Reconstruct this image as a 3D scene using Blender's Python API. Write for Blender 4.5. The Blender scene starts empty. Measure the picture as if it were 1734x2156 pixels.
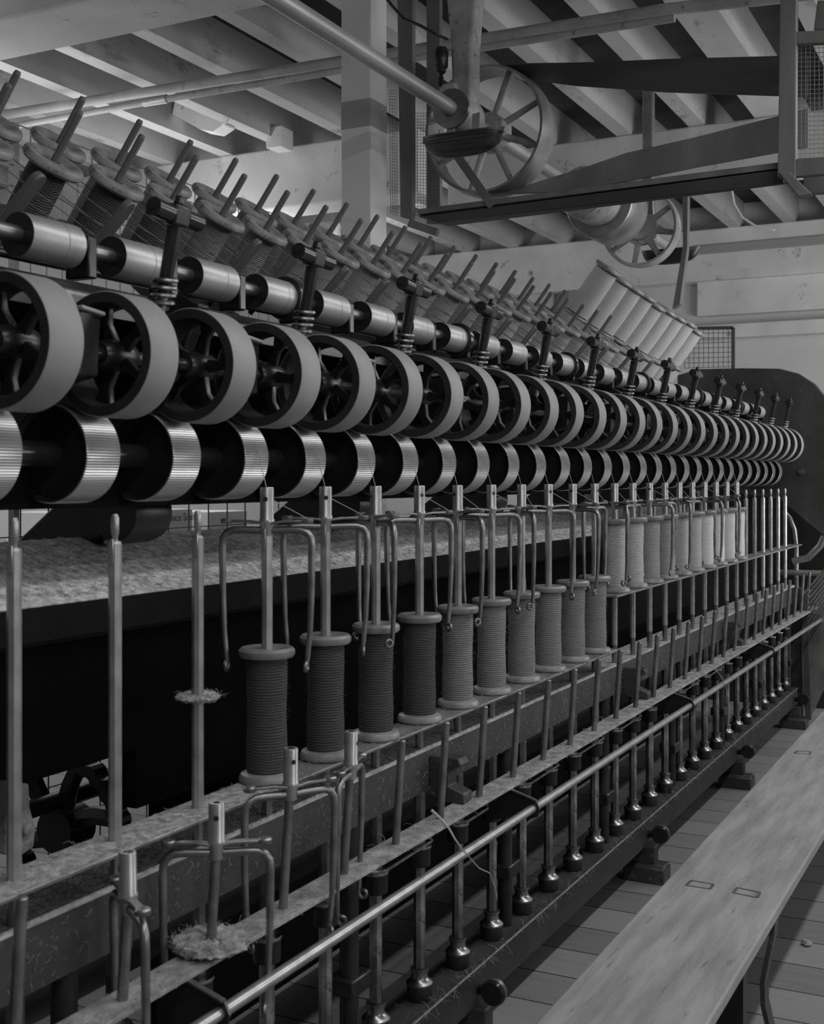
import bpy, math, random
from mathutils import Vector, Matrix, Euler
random.seed(7)
sc = bpy.context.scene
COL = sc.collection
PI = math.pi

# ---------------------------------------------------------------- camera
H = 1.35                                   # camera height above the floor
A = math.radians(27.0)
CA, SA = math.cos(A), math.sin(A)
F, CX, YH = 2578.9, 867.0, 1008.0          # focal length in pixels, image centre, eye line
cam = bpy.data.cameras.new('camera')
camo = bpy.data.objects.new('camera', cam)
COL.objects.link(camo)
camo.location = (0, 0, H)
camo.rotation_euler = (PI / 2, 0, A - PI / 2)
cam.sensor_fit = 'AUTO'
cam.sensor_width = 36
cam.lens = F * 36 / 2156
cam.shift_y = -(1078 - YH) / 2156
cam.clip_start = 0.05
cam.dof.use_dof = True
cam.dof.focus_distance = 3.6
cam.dof.aperture_fstop = 9
sc.camera = camo

# ---------------------------------------------------------------- world, lamps and added fills, exposure
sc.view_settings.view_transform = 'Standard'
sc.view_settings.look = 'None'
sc.view_settings.gamma = 1
sc.view_settings.use_curve_mapping = False
sc.view_settings.exposure = -0.60
w = bpy.data.worlds.new('world')
sc.world = w
w.use_nodes = True
w.node_tree.nodes['Background'].inputs[0].default_value = (1, 1, 1, 1)
w.node_tree.nodes['Background'].inputs[1].default_value = 0.13


def area(name, loc, target, sx, sy, power):
    l = bpy.data.lights.new(name, 'AREA')
    l.shape = 'RECTANGLE'
    l.size, l.size_y = sx, sy
    l.energy = power
    o = bpy.data.objects.new(name, l)
    COL.objects.link(o)
    o.location = loc
    d = (Vector(target) - Vector(loc)).normalized()
    o.rotation_euler = d.to_track_quat('-Z', 'Y').to_euler()
    return o


def strip_light(name, loc, length, width, power, up=False):
    l = bpy.data.lights.new(name, 'AREA')
    l.shape = 'RECTANGLE'
    l.size, l.size_y = length, width
    l.energy = power
    o = bpy.data.objects.new(name, l)
    COL.objects.link(o)
    o.location = loc
    if up:
        o.rotation_euler = (PI, 0, 0)
    return o


strip_light('aisle_tube_light', (3.4, -0.42, H + 1.86), 9.0, 0.10, 128)
strip_light('aisle_ceiling_fill', (3.4, -0.42, H + 1.88), 9.0, 0.25, 60, up=True)  # added upward fill to light the ceiling above the aisle tubes
strip_light('far_aisle_fill', (5.0, 4.9, H + 1.7), 9.0, 0.15, 130)  # added fill for the background; no lamp row known there
strip_light('far_ceiling_fill', (5.0, 4.9, H + 1.45), 9.0, 0.25, 62, up=True)  # added upward fill for the left part of the ceiling
area('right_side_fill', (6.6, -3.5, H + 0.9), (3.4, 1.6, H + 0.2), 4.5, 1.0, 120)  # added side light from ahead right; the wall has no window
area('near_side_fill', (1.0, -3.6, H + 0.8), (2.2, 1.6, H + 0.3), 2.5, 0.9, 42)  # added weak side fill to brighten the near spindle tubes
area('end_wall_fill', (7.6, -1.4, H + 0.1), (10.9, 2.2, H + 1.0), 2.5, 1.5, 100)  # added fill aimed at the end wall; no window stands here


# ---------------------------------------------------------------- materials
def mat(name, v, rough=0.6, metal=0.0, var=0.0, scale=8.0, stretch=None, bump=0.0, bscale=60.0,
        spots=0.0, sscale=14.0, sval=0.05, spec=0.5):
    m = bpy.data.materials.new(name)
    m.use_nodes = True
    nt = m.node_tree
    N, L = nt.nodes, nt.links
    b = N['Principled BSDF']
    b.inputs['Roughness'].default_value = rough
    b.inputs['Metallic'].default_value = metal
    b.inputs['Specular IOR Level'].default_value = spec
    b.inputs['Base Color'].default_value = (v, v, v, 1)
    tc = N.new('ShaderNodeTexCoord')
    mp = N.new('ShaderNodeMapping')
    L.new(tc.outputs['Object'], mp.inputs[0])
    if stretch:
        mp.inputs['Scale'].default_value = stretch
    src = None
    if var > 0:
        n = N.new('ShaderNodeTexNoise')
        n.inputs['Scale'].default_value = scale
        n.inputs['Detail'].default_value = 6
        L.new(mp.outputs[0], n.inputs['Vector'])
        r = N.new('ShaderNodeValToRGB')
        lo, hi = v * (1 - var), min(1, v * (1 + var))
        r.color_ramp.elements[0].position = 0.3
        r.color_ramp.elements[1].position = 0.7
        r.color_ramp.elements[0].color = (lo, lo, lo, 1)
        r.color_ramp.elements[1].color = (hi, hi, hi, 1)
        L.new(n.outputs['Fac'], r.inputs[0])
        src = r.outputs[0]
    if spots > 0:
        n2 = N.new('ShaderNodeTexNoise')
        n2.inputs['Scale'].default_value = sscale
        n2.inputs['Detail'].default_value = 8
        n2.inputs['Roughness'].default_value = 0.7
        L.new(mp.outputs[0], n2.inputs['Vector'])
        r2 = N.new('ShaderNodeValToRGB')
        r2.color_ramp.elements[0].position = 0.62 - spots * 0.2
        r2.color_ramp.elements[1].position = 0.74 - spots * 0.2
        r2.color_ramp.elements[0].color = (0, 0, 0, 1)
        r2.color_ramp.elements[1].color = (1, 1, 1, 1)
        L.new(n2.outputs['Fac'], r2.inputs[0])
        mx = N.new('ShaderNodeMix')
        mx.data_type = 'RGBA'
        L.new(r2.outputs[0], mx.inputs[0])
        if src:
            L.new(src, mx.inputs[6])
        else:
            mx.inputs[6].default_value = (v, v, v, 1)
        mx.inputs[7].default_value = (sval, sval, sval, 1)
        src = mx.outputs[2]
    if src:
        L.new(src, b.inputs['Base Color'])
    if bump > 0:
        n3 = N.new('ShaderNodeTexNoise')
        n3.inputs['Scale'].default_value = bscale
        n3.inputs['Detail'].default_value = 5
        L.new(mp.outputs[0], n3.inputs['Vector'])
        bp = N.new('ShaderNodeBump')
        bp.inputs['Strength'].default_value = bump
        bp.inputs['Distance'].default_value = 0.004
        L.new(n3.outputs['Fac'], bp.inputs['Height'])
        L.new(bp.outputs[0], b.inputs['Normal'])
    return m


def yarn_mat(name, v, bands=260, dark=0.55, strength=0.9):
    m = bpy.data.materials.new(name)
    m.use_nodes = True
    N, L = m.node_tree.nodes, m.node_tree.links
    b = N['Principled BSDF']
    b.inputs['Roughness'].default_value = 0.9
    b.inputs['Specular IOR Level'].default_value = 0.1
    tc = N.new('ShaderNodeTexCoord')
    wv = N.new('ShaderNodeTexWave')
    wv.wave_type = 'BANDS'
    wv.bands_direction = 'Z'
    wv.inputs['Scale'].default_value = bands / (2 * PI) * 1.5
    wv.inputs['Distortion'].default_value = 3.0
    wv.inputs['Detail'].default_value = 2
    wv.inputs['Detail Scale'].default_value = 1.2
    L.new(tc.outputs['Object'], wv.inputs['Vector'])
    n = N.new('ShaderNodeTexNoise')
    n.inputs['Scale'].default_value = 30
    mp = N.new('ShaderNodeMapping')
    mp.inputs['Scale'].default_value = (1, 1, 10)
    L.new(tc.outputs['Object'], mp.inputs[0])
    L.new(mp.outputs[0], n.inputs['Vector'])
    mul = N.new('ShaderNodeMath')
    mul.operation = 'MULTIPLY'
    L.new(wv.outputs['Fac'], mul.inputs[0])
    L.new(n.outputs['Fac'], mul.inputs[1])
    r = N.new('ShaderNodeValToRGB')
    r.color_ramp.elements[0].position = 0.0
    r.color_ramp.elements[1].position = 0.5
    lo = v * dark
    r.color_ramp.elements[0].color = (lo, lo, lo, 1)
    r.color_ramp.elements[1].color = (v, v, v, 1)
    L.new(mul.outputs[0], r.inputs[0])
    L.new(r.outputs[0], b.inputs['Base Color'])
    bp = N.new('ShaderNodeBump')
    bp.inputs['Strength'].default_value = strength
    bp.inputs['Distance'].default_value = 0.002
    L.new(mul.outputs[0], bp.inputs['Height'])
    L.new(bp.outputs[0], b.inputs['Normal'])
    return m


def plank_mat(name, v, board=0.185, axis=0):
    """floorboards: seams every `board` metres along the world axis"""
    m = bpy.data.materials.new(name)
    m.use_nodes = True
    N, L = m.node_tree.nodes, m.node_tree.links
    b = N['Principled BSDF']
    b.inputs['Roughness'].default_value = 0.75
    tc = N.new('ShaderNodeTexCoord')
    sep = N.new('ShaderNodeSeparateXYZ')
    L.new(tc.outputs['Object'], sep.inputs[0])
    d = N.new('ShaderNodeMath'); d.operation = 'DIVIDE'; d.inputs[1].default_value = board
    L.new(sep.outputs[axis], d.inputs[0])
    fr = N.new('ShaderNodeMath'); fr.operation = 'FRACT'
    L.new(d.outputs[0], fr.inputs[0])
    fl = N.new('ShaderNodeMath'); fl.operation = 'FLOOR'
    L.new(d.outputs[0], fl.inputs[0])
    gt = N.new('ShaderNodeMath'); gt.operation = 'LESS_THAN'; gt.inputs[1].default_value = 0.03
    L.new(fr.outputs[0], gt.inputs[0])
    wn = N.new('ShaderNodeTexWhiteNoise'); wn.noise_dimensions = '1D'
    L.new(fl.outputs[0], wn.inputs['W'])
    mp = N.new('ShaderNodeMapping')
    mp.inputs['Scale'].default_value = (14, 1.5, 1) if axis == 0 else (1.5, 14, 1)
    L.new(tc.outputs['Object'], mp.inputs[0])
    n = N.new('ShaderNodeTexNoise'); n.inputs['Scale'].default_value = 3; n.inputs['Detail'].default_value = 8
    L.new(mp.outputs[0], n.inputs['Vector'])
    ad = N.new('ShaderNodeMath'); ad.operation = 'ADD'
    L.new(wn.outputs['Value'], ad.inputs[0]); L.new(n.outputs['Fac'], ad.inputs[1])
    mr = N.new('ShaderNodeMapRange')
    mr.inputs['From Min'].default_value = 0.3; mr.inputs['From Max'].default_value = 1.7
    mr.inputs['To Min'].default_value = v * 0.72; mr.inputs['To Max'].default_value = v * 1.25
    L.new(ad.outputs[0], mr.inputs[0])
    mx = N.new('ShaderNodeMix'); mx.data_type = 'FLOAT'
    L.new(gt.outputs[0], mx.inputs[0]); L.new(mr.outputs[0], mx.inputs[2]); mx.inputs[3].default_value = 0.012
    L.new(mx.outputs[0], b.inputs['Base Color'])
    return m


M = dict(
    tyre=mat('roller_covering', 0.29, 0.55, var=0.12, scale=5, bump=0.08),
    traylint=mat('pale_matted_lint', 0.52, 1.0, var=0.45, scale=70, bump=1.0, bscale=160, spec=0.05),
    worn_glint=mat('worn_edge_highlight', 0.42, 0.4, var=0.4, scale=30),  # pale colour for worn edges, with the edge highlight painted in
    shade_black=mat('shade_black_iron', 0.008, 0.8, spec=0.1),  # near-black colour stands in for deep shade inside the frame
    rim=mat('black_rim_iron', 0.030, 0.55, var=0.3, scale=20),
    iron=mat('black_iron', 0.018, 0.35, var=0.3, scale=20, spec=0.6),
    oiled=mat('oiled_iron', 0.03, 0.22, metal=0.3, var=0.3, scale=30),
    frame=mat('frame_paint', 0.045, 0.5, var=0.35, scale=9, spots=0.25, sscale=60, sval=0.16),
    beam=mat('beam_paint', 0.045, 0.6, var=0.25, scale=9, spots=0.15, sscale=85, sval=0.12),
    steel=mat('polished_steel', 0.42, 0.36, metal=0.75, var=0.2, scale=30),
    dsteel=mat('dull_steel', 0.27, 0.40, metal=0.9, var=0.3, scale=25),
    tube=mat('oily_tube_steel', 0.30, 0.25, metal=0.85, var=0.75, scale=9, spots=0.3, sscale=18, sval=0.01),
    cup=mat('oily_cup_steel', 0.30, 0.28, metal=0.9, var=0.5, scale=20),
    flute=mat('fluted_steel', 0.50, 0.34, metal=0.85, var=0.12, scale=6),
    boss=mat('roller_boss_cover', 0.45, 0.42, metal=0.55, var=0.16, scale=12),
    chrome=mat('bright_collar', 0.45, 0.3, metal=1.0),
    wood=mat('dark_wood', 0.085, 0.5, var=0.35, scale=6, stretch=(1, 1, 0.15)),
    peg=mat('skewer_wood', 0.16, 0.5, var=0.3, scale=12, stretch=(1, 1, 0.12)),
    flange=mat('bobbin_wood', 0.30, 0.42, var=0.5, scale=20, spots=0.35, sscale=40, sval=0.05, bump=0.2),
    spool=mat('turned_bobbin_wood', 0.25, 0.38, var=0.3, scale=18),
    paddle=mat('guide_wood', 0.11, 0.4, var=0.4, scale=9, stretch=(1, 1, 0.2)),
    y0=yarn_mat('dark_brown_yarn', 0.10), y1=yarn_mat('brown_yarn', 0.30),
    y2=yarn_mat('grey_yarn', 0.46), y3=yarn_mat('pale_grey_yarn', 0.62), y4=yarn_mat('white_yarn', 0.78, dark=0.8, strength=0.4),
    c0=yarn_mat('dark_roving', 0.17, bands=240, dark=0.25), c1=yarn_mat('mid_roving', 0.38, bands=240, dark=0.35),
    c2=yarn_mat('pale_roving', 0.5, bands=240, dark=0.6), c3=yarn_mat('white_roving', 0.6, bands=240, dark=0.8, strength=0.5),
    thread=mat('thread', 0.45, 0.9),
    dthread=mat('dark_roving_thread', 0.22, 0.9),
    lint=mat('grey_lint', 0.36, 1.0, var=0.45, scale=70, bump=1.0, bscale=160, spec=0.05),
    plate=mat('dusty_plate', 0.15, 0.7, var=0.4, scale=16, spots=0.3, sscale=45, sval=0.1, bump=0.3, bscale=120),
    white=mat('whitewashed_timber', 0.72, 0.75, var=0.12, scale=3, spots=0.12, sscale=7, sval=0.2, bump=0.3, bscale=25),
    joist=mat('joist_whitewash', 0.50, 0.8, var=0.18, scale=3, spots=0.2, sscale=6, sval=0.25, stretch=(0.4, 1, 1)),
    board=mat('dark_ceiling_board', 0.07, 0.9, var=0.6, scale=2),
    paint=mat('column_paint', 0.80, 0.5, var=0.05, scale=4),
    paint2=mat('column_band_paint', 0.40, 0.5, var=0.05, scale=4),
    pipe=mat('pipe_paint', 0.42, 0.45, var=0.18, scale=6, spots=0.15, sscale=20, sval=0.12),
    shaft=mat('shaft_steel', 0.42, 0.38, metal=0.4, var=0.35, scale=6, stretch=(0.3, 1, 1)),
    cast=mat('hanger_casting', 0.36, 0.5, var=0.35, scale=9, spots=0.25, sscale=25, sval=0.07),
    pulley=mat('pulley_iron', 0.30, 0.35, metal=0.5, var=0.4, scale=7),
    belt=mat('leather_belt', 0.06, 0.4, var=0.35, scale=4, stretch=(1, 0.3, 3)),
    guard=mat('guard_timber', 0.17, 0.6, var=0.35, scale=5, stretch=(1, 1, 0.3)),
    wire=mat('guard_wire', 0.10, 0.5, metal=0.4),
    wire2=mat('galvanised_wire', 0.3, 0.5, metal=0.4),
    wall=mat('wall_paint', 0.62, 0.85, var=0.08, scale=1.2),
    wall2=mat('wall_grey_paint', 0.34, 0.85, var=0.08, scale=1.2),
    trough=mat('drip_trough_wood', 0.05, 0.35, var=0.5, scale=12, stretch=(6, 0.4, 6)),
    bench=mat('bench_plank', 0.32, 0.7, var=0.26, scale=12, stretch=(0.3, 2.0, 1), spots=0.13, sscale=20, sval=0.14, bump=0.35, bscale=30),
    bedge=mat('bench_plank_edge', 0.26, 0.8, var=0.4, scale=12, stretch=(0.5, 1, 4), bump=0.4, bscale=40),
    mark=mat('bench_stain', 0.10, 0.8, var=0.4, scale=80),
    carton=mat('carton_card', 0.62, 0.8, var=0.05, scale=4),
    ink=mat('carton_ink', 0.16, 0.8),
    lplate=mat('linty_plate', 0.32, 0.9, var=0.4, scale=30, bump=0.7, bscale=140),
    gtrough=mat('trough_timber', 0.05, 0.55, var=0.4, scale=5, stretch=(1, 0.3, 1)),
    plate_dark=mat('end_plate_paint', 0.05, 0.5, var=0.5, scale=4, spots=0.15, sscale=30, sval=0.12),
    floor=plank_mat('floorboards', 0.22),
)


# ---------------------------------------------------------------- mesh helpers
class MB:
    def __init__(s):
        s.v, s.f = [], []

    def add(s, vs, fs):
        n = len(s.v)
        s.v += [tuple(p) for p in vs]
        s.f += [tuple(i + n for i in f) for f in fs]
        return s

    def box(s, lo, hi):
        x0, y0, z0 = lo
        x1, y1, z1 = hi
        return s.add([(x0, y0, z0), (x1, y0, z0), (x1, y1, z0), (x0, y1, z0), (x0, y0, z1), (x1, y0, z1), (x1, y1, z1), (x0, y1, z1)],
                     [(0, 3, 2, 1), (4, 5, 6, 7), (0, 1, 5, 4), (1, 2, 6, 5), (2, 3, 7, 6), (3, 0, 4, 7)])

    def bar(s, p0, p1, wd, th, up=(0, 0, 1)):
        """rectangular bar from p0 to p1; wd across, th along `up`"""
        p0, p1 = Vector(p0), Vector(p1)
        d = (p1 - p0).normalized()
        u = Vector(up)
        u = (u - d * u.dot(d))
        if u.length < 1e-5:
            u = Vector((1, 0, 0))
        u.normalize()
        r = d.cross(u)
        vs = []
        for p in (p0, p1):
            for a, b in ((-1, -1), (1, -1), (1, 1), (-1, 1)):
                vs.append(p + r * a * wd / 2 + u * b * th / 2)
        return s.add(vs, [(3, 2, 1, 0), (4, 5, 6, 7), (0, 1, 5, 4), (1, 2, 6, 5), (2, 3, 7, 6), (3, 0, 4, 7)])

    def prism(s, pts, off):
        """closed outline of 3d points swept by a vector"""
        n = len(pts)
        o = Vector(off)
        vs = [Vector(p) for p in pts] + [Vector(p) + o for p in pts]
        return s.add(vs, [tuple(range(n))[::-1], tuple(range(n, 2 * n))] + [(i, (i + 1) % n, (i + 1) % n + n, i + n) for i in range(n)])

    def lathe(s, prof, seg=24, axis='Z', org=(0, 0, 0), close=False):
        vs, fs = [], []
        n = len(prof)
        for i in range(seg):
            a = 2 * PI * i / seg
            for r, z in prof:
                x, y = r * math.cos(a), r * math.sin(a)
                if axis == 'Z':
                    p = (x, y, z)
                elif axis == 'X':
                    p = (z, x, y)
                else:
                    p = (y, z, x)
                vs.append((p[0] + org[0], p[1] + org[1], p[2] + org[2]))
        m = n if close else n - 1
        for i in range(seg):
            j = (i + 1) % seg
            for k in range(m):
                l = (k + 1) % n
                q = (i * n + k, j * n + k, j * n + l, i * n + l)
                fs.append(q)
        s.add(vs, fs)
        return s

    def cyl(s, p0, p1, r0, r1=None, seg=12, caps=True):
        r1 = r0 if r1 is None else r1
        return s.tube([p0, p1], [r0, r1], seg, caps)

    def tube(s, path, r, seg=8, caps=True):
        P = [Vector(p) for p in path]
        n = len(P)
        R = r if isinstance(r, (list, tuple)) else [r] * n
        t = [(P[min(i + 1, n - 1)] - P[max(i - 1, 0)]).normalized() for i in range(n)]
        up = Vector((0, 0, 1)) if abs(t[0].z) < 0.9 else Vector((1, 0, 0))
        u = (up - t[0] * up.dot(t[0])).normalized()
        vs, fs = [], []
        for i in range(n):
            u = (u - t[i] * u.dot(t[i])).normalized()
            w_ = t[i].cross(u)
            for k in range(seg):
                a = 2 * PI * (k + 0.5) / seg
                vs.append(P[i] + (u * math.cos(a) + w_ * math.sin(a)) * R[i])
        for i in range(n - 1):
            for k in range(seg):
                k2 = (k + 1) % seg
                fs.append((i * seg + k, i * seg + k2, (i + 1) * seg + k2, (i + 1) * seg + k))
        if caps:
            fs.append(tuple(range(seg))[::-1])
            fs.append(tuple((n - 1) * seg + k for k in range(seg)))
        return s.add(vs, fs)

    def ring(s, r_in, r_out, x0, x1, seg=48):
        """hollow ring about the X axis"""
        return s.lathe([(r_in, x0), (r_out, x0), (r_out, x1), (r_in, x1)], seg, 'X', close=True)

    def build(s, name, m, parent=None, loc=None, smooth=True, angle=38, bevel=0, matrix=None):
        me = bpy.data.meshes.new(name)
        me.from_pydata(s.v, [], s.f)
        me.materials.append(m)
        me.validate()
        import bmesh
        bm = bmesh.new()
        bm.from_mesh(me)
        bmesh.ops.recalc_face_normals(bm, faces=bm.faces)
        bm.to_mesh(me)
        bm.free()
        if smooth:
            me.polygons.foreach_set('use_smooth', [True] * len(me.polygons))
            me.set_sharp_from_angle(angle=math.radians(angle))
        me.update()
        o = bpy.data.objects.new(name, me)
        COL.objects.link(o)
        if parent:
            o.parent = parent
        if loc:
            o.location = loc
        if bevel:
            b = o.modifiers.new('edge', 'BEVEL')
            b.width = bevel
            b.segments = 2
            b.limit_method = 'ANGLE'
        return o


def tag(o, label=None, cat=None, group=None, kind=None):
    if label: o['label'] = label
    if cat: o['category'] = cat
    if group: o['group'] = group
    if kind: o['kind'] = kind
    return o


def empty(name, loc=(0, 0, 0), rot=(0, 0, 0)):
    o = bpy.data.objects.new(name, None)
    o.empty_display_size = 0.05
    COL.objects.link(o)
    o.location = loc
    o.rotation_euler = rot
    return o


def kids(o):
    return [c for c in bpy.data.objects if c.parent == o]


class Proto:
    """keeps an object's family so that copies need no search"""
    def __init__(s, root):
        s.root = root
        s.fam = [(c, kids(c)) for c in kids(root)]
        s.used = False

    def place(s, loc, rot=None, label=None, cat=None, group=None, mats=None):
        if not s.used:
            s.used = True
            r = s.root
            parts = [c for c, _ in s.fam]
        else:
            r = s.root.copy()
            COL.objects.link(r)
            parts = []
            for c, gs in s.fam:
                d = c.copy()
                COL.objects.link(d)
                d.parent = r
                parts.append(d)
                for g in gs:
                    e = g.copy()
                    COL.objects.link(e)
                    e.parent = d
        r.location = loc
        if rot is not None:
            r.rotation_euler = rot
        if mats:
            for p in parts:
                k = p.name.split('.')[0]
                if k in mats:
                    p.data = p.data.copy()
                    p.data.materials.clear()
                    p.data.materials.append(mats[k])
        return tag(r, label, cat, group)


ORD = ('first second third fourth fifth sixth seventh eighth ninth tenth eleventh twelfth thirteenth fourteenth fifteenth sixteenth '
       'seventeenth eighteenth nineteenth twentieth twenty-first twenty-second twenty-third twenty-fourth twenty-fifth twenty-sixth '
       'twenty-seventh twenty-eighth twenty-ninth thirtieth').split()


# a ray through pixel (px, py) meets a plane: used to read places off the photograph
def ray(px, py):
    x0 = (px - CX) / F
    return (CA + x0 * SA, SA - x0 * CA, (YH - py) / F)     # direction with unit depth


def PX(px, py, X):
    d = ray(px, py); k = X / d[0]
    return Vector((X, d[1] * k, H + d[2] * k))


def PY(px, py, Y):
    d = ray(px, py); k = Y / d[1]
    return Vector((d[0] * k, Y, H + d[2] * k))


def PZ(px, py, Z):
    d = ray(px, py); k = Z / d[2]
    return Vector((d[0] * k, d[1] * k, H + Z))


# ================================================================ the setting
def structure(name, mb, m, **k):
    o = mb.build(name, m, **k)
    o['kind'] = 'structure'
    return o


structure('floor', MB().box((-2.5, -4.0, -0.06), (12, 7.5, 0)), M['floor'], smooth=False)
structure('wall_far', MB().box((11.0, -4.0, 0), (11.15, 7.5, H + 2.6)), M['wall'], smooth=False)
structure('wall_left', MB().box((-2.5, 7.0, 0), (11.0, 7.15, H + 2.6)), M['wall'], smooth=False)
structure('wall_right', MB().box((-2.5, -4.15, 0), (11.0, -4.0, H + 2.6)), M['wall'], smooth=False)
JZ = H + 2.20                                       # underside of the joists
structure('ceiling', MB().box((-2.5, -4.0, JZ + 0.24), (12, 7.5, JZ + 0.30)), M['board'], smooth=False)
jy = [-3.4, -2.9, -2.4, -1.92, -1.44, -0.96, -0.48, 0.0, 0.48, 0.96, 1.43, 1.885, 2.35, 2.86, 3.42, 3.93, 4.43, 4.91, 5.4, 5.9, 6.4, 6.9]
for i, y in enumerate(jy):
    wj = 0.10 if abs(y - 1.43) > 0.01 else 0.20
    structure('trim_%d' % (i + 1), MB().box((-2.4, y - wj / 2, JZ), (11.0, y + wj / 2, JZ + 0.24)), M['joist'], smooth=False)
# two crossing timber beams, a third by the end wall
structure('trim_31', MB().box((3.75, -4, H + 1.90), (4.12, 7.0, JZ)), M['white'], smooth=False, bevel=0.012)
structure('trim_32', MB().box((6.85, 3.45, H + 1.80), (7.15, 7.0, JZ)), M['white'], smooth=False, bevel=0.012)
structure('trim_34', MB().box((7.60, -4, H + 1.86), (7.90, 3.6, JZ)), M['white'], smooth=False, bevel=0.012)
structure('trim_33', MB().box((10.8, -4, H + 1.75), (11.0, 7.0, JZ)), M['white'], smooth=False, bevel=0.012)
# ledges on the end wall
for i, (z0, z1, d) in enumerate(((1.98, 2.06, 0.22), (1.45, 1.86, 0.10), (1.24, 1.36, 0.16))):
    structure('trim_%d' % (41 + i), MB().box((11.0 - d, -4, H + z0), (11.0, 2.7, H + z1)), M['white'] if i != 0 else M['wall2'], smooth=False, bevel=0.008)
# pilaster and doorway boarding on the end wall
pa, pb = PX(1197, 600, 10.8), PX(1262, 600, 10.8)
structure('trim_51', MB().box((10.8, pb.y, 0), (11.0, pa.y, H + 1.75)), M['wall2'], smooth=False)
pa, pb = PX(1040, 600, 10.93), PX(1164, 600, 10.93)
structure('trim_52', MB().box((10.93, pb.y, 0), (11.0, pa.y, H + 1.9)), M['wall'], smooth=False, bevel=0.006)

# windows in the left wall, seen in slivers behind the creel
for i in range(4):
    x0 = 1.2 + i * 2.4
    wn = empty('window_%d' % (i + 1), (x0, 6.98, H - 0.1))
    wn['kind'] = 'structure'
    f = MB()
    for a, b in (((0, -0.04, 0), (1.5, 0.02, 0.06)), ((0, -0.04, 1.5), (1.5, 0.02, 1.56)), ((0, -0.04, 0), (0.06, 0.02, 1.5)), ((1.44, -0.04, 0), (1.5, 0.02, 1.5)),
                 ((0.72, -0.03, 0), (0.76, 0.02, 1.5)), ((0, -0.03, 0.72), (1.5, 0.02, 0.76))):
        f.box(a, b)
    f.build('window_frame', M['white'], wn, smooth=False)
    MB().box((0.05, -0.02, 0.05), (1.45, 0.0, 1.5)).build('window_pane', M['wall2'], wn, smooth=False)

# ---------------------------------------------------------------- column
Yc0 = 2.23
col = empty('column', (4.1, Yc0 + 0.065, 0))
tag(col, 'tall square painted column rising behind the creel to the ceiling', 'column')
MB().box((-0.065, -0.065, 0), (0.065, 0.065, JZ - 0.3)).build('shaft', M['paint'], col, smooth=False, bevel=0.006)
cz = H + (YH - 250) * 4.7 / F
MB().box((-0.0665, -0.0665, cz - 0.055), (0.0665, 0.0665, cz + 0.055)).build('painted_band', M['paint2'], col, smooth=False, bevel=0.006)

# ================================================================ ceiling machinery
# pipes
def pipe(pts, r, label, name='ceiling_pipe', m='pipe', couple=None):
    e = empty(name, pts[0])
    tag(e, label, 'pipe')
    rel = [Vector(p) - Vector(pts[0]) for p in pts]
    MB().tube(rel, r, 14).build('pipe_run', M[m], e)
    if couple:
        a, b = couple
        MB().tube([Vector(a) - Vector(pts[0]), Vector(b) - Vector(pts[0])], r * 1.3, 14).build('coupling', M['shaft'], e)
    return e


pipe([PX(-160, 270, 5.3), PX(30, 238, 5.3), PX(725, 128, 5.3), PX(867, 106, 5.3), PX(1400, 20, 5.3), PX(1790, -22, 5.3)], 0.027,
     'thick whitewashed pipe, upper of two running crosswise under the joists')
pipe([PX(-160, 305, 5.2), PX(60, 260, 5.2), PX(310, 215, 5.2), PX(725, 147, 5.2), PX(1040, 96, 5.2), PX(1420, 38, 5.2)], 0.018,
     'thinner pipe with a coupling, lower of two running crosswise under the joists', couple=(PX(303, 216, 5.2), PX(352, 208, 5.2)))

# line shaft and its hanger
YS = 1.90
sh0, sh1 = PY(430, -62, YS), PY(948, 228, YS)
ls = empty('line_shaft', sh0)
tag(ls, 'long round line shaft sloping across the ceiling to the hanger bearing', 'shaft')
SR = 0.029
X_end = 6.95
MB().cyl((0, 0, 0), (X_end - sh0.x, 0, 0), SR, seg=20).build('shaft_bar', M['shaft'], ls)
ls.location = (sh0.x, YS, sh1.z)
SZ = sh1.z
hx = PY(965, 210, YS).x
hg = empty('shaft_hanger', (hx, YS, SZ))
tag(hg, 'cast iron hanger bracket dropping from the joists to hold the shaft', 'bracket')
hb = MB()
hb.prism([(0, -0.048, -0.02), (0, 0.040, -0.02), (0, 0.030, 0.10), (0, 0.034, 0.25), (0, 0.070, 0.62), (0, -0.085, 0.62), (0, -0.052, 0.25), (0, -0.050, 0.10)], (0.09, 0, 0))
hb.build('drop_arm', M['cast'], hg, bevel=0.012)
MB().lathe([(0.031, -0.05), (0.058, -0.05), (0.066, -0.03), (0.066, 0.09), (0.058, 0.11), (0.031, 0.11)], 24, 'X').build('bearing', M['cast'], hg)
MB().lathe([(0.031, -0.075), (0.072, -0.07), (0.072, -0.055), (0.031, -0.05)], 24, 'X').build('collar', M['dsteel'], hg)
MB().box((-0.03, 0.0, 0.05), (0.05, 0.06, 0.11)).build('bearing_cap', M['cast'], hg, bevel=0.01)
oc = MB().lathe([(0.0, 0.0), (0.010, 0.0), (0.010, 0.035), (0.006, 0.045), (0.018, 0.055), (0.018, 0.065), (0.026, 0.075), (0.027, 0.13), (0.021, 0.145), (0.0, 0.146)], 18).build('oil_cup', M['oiled'], hg, loc=(-0.02, 0.062, 0.10))
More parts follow.
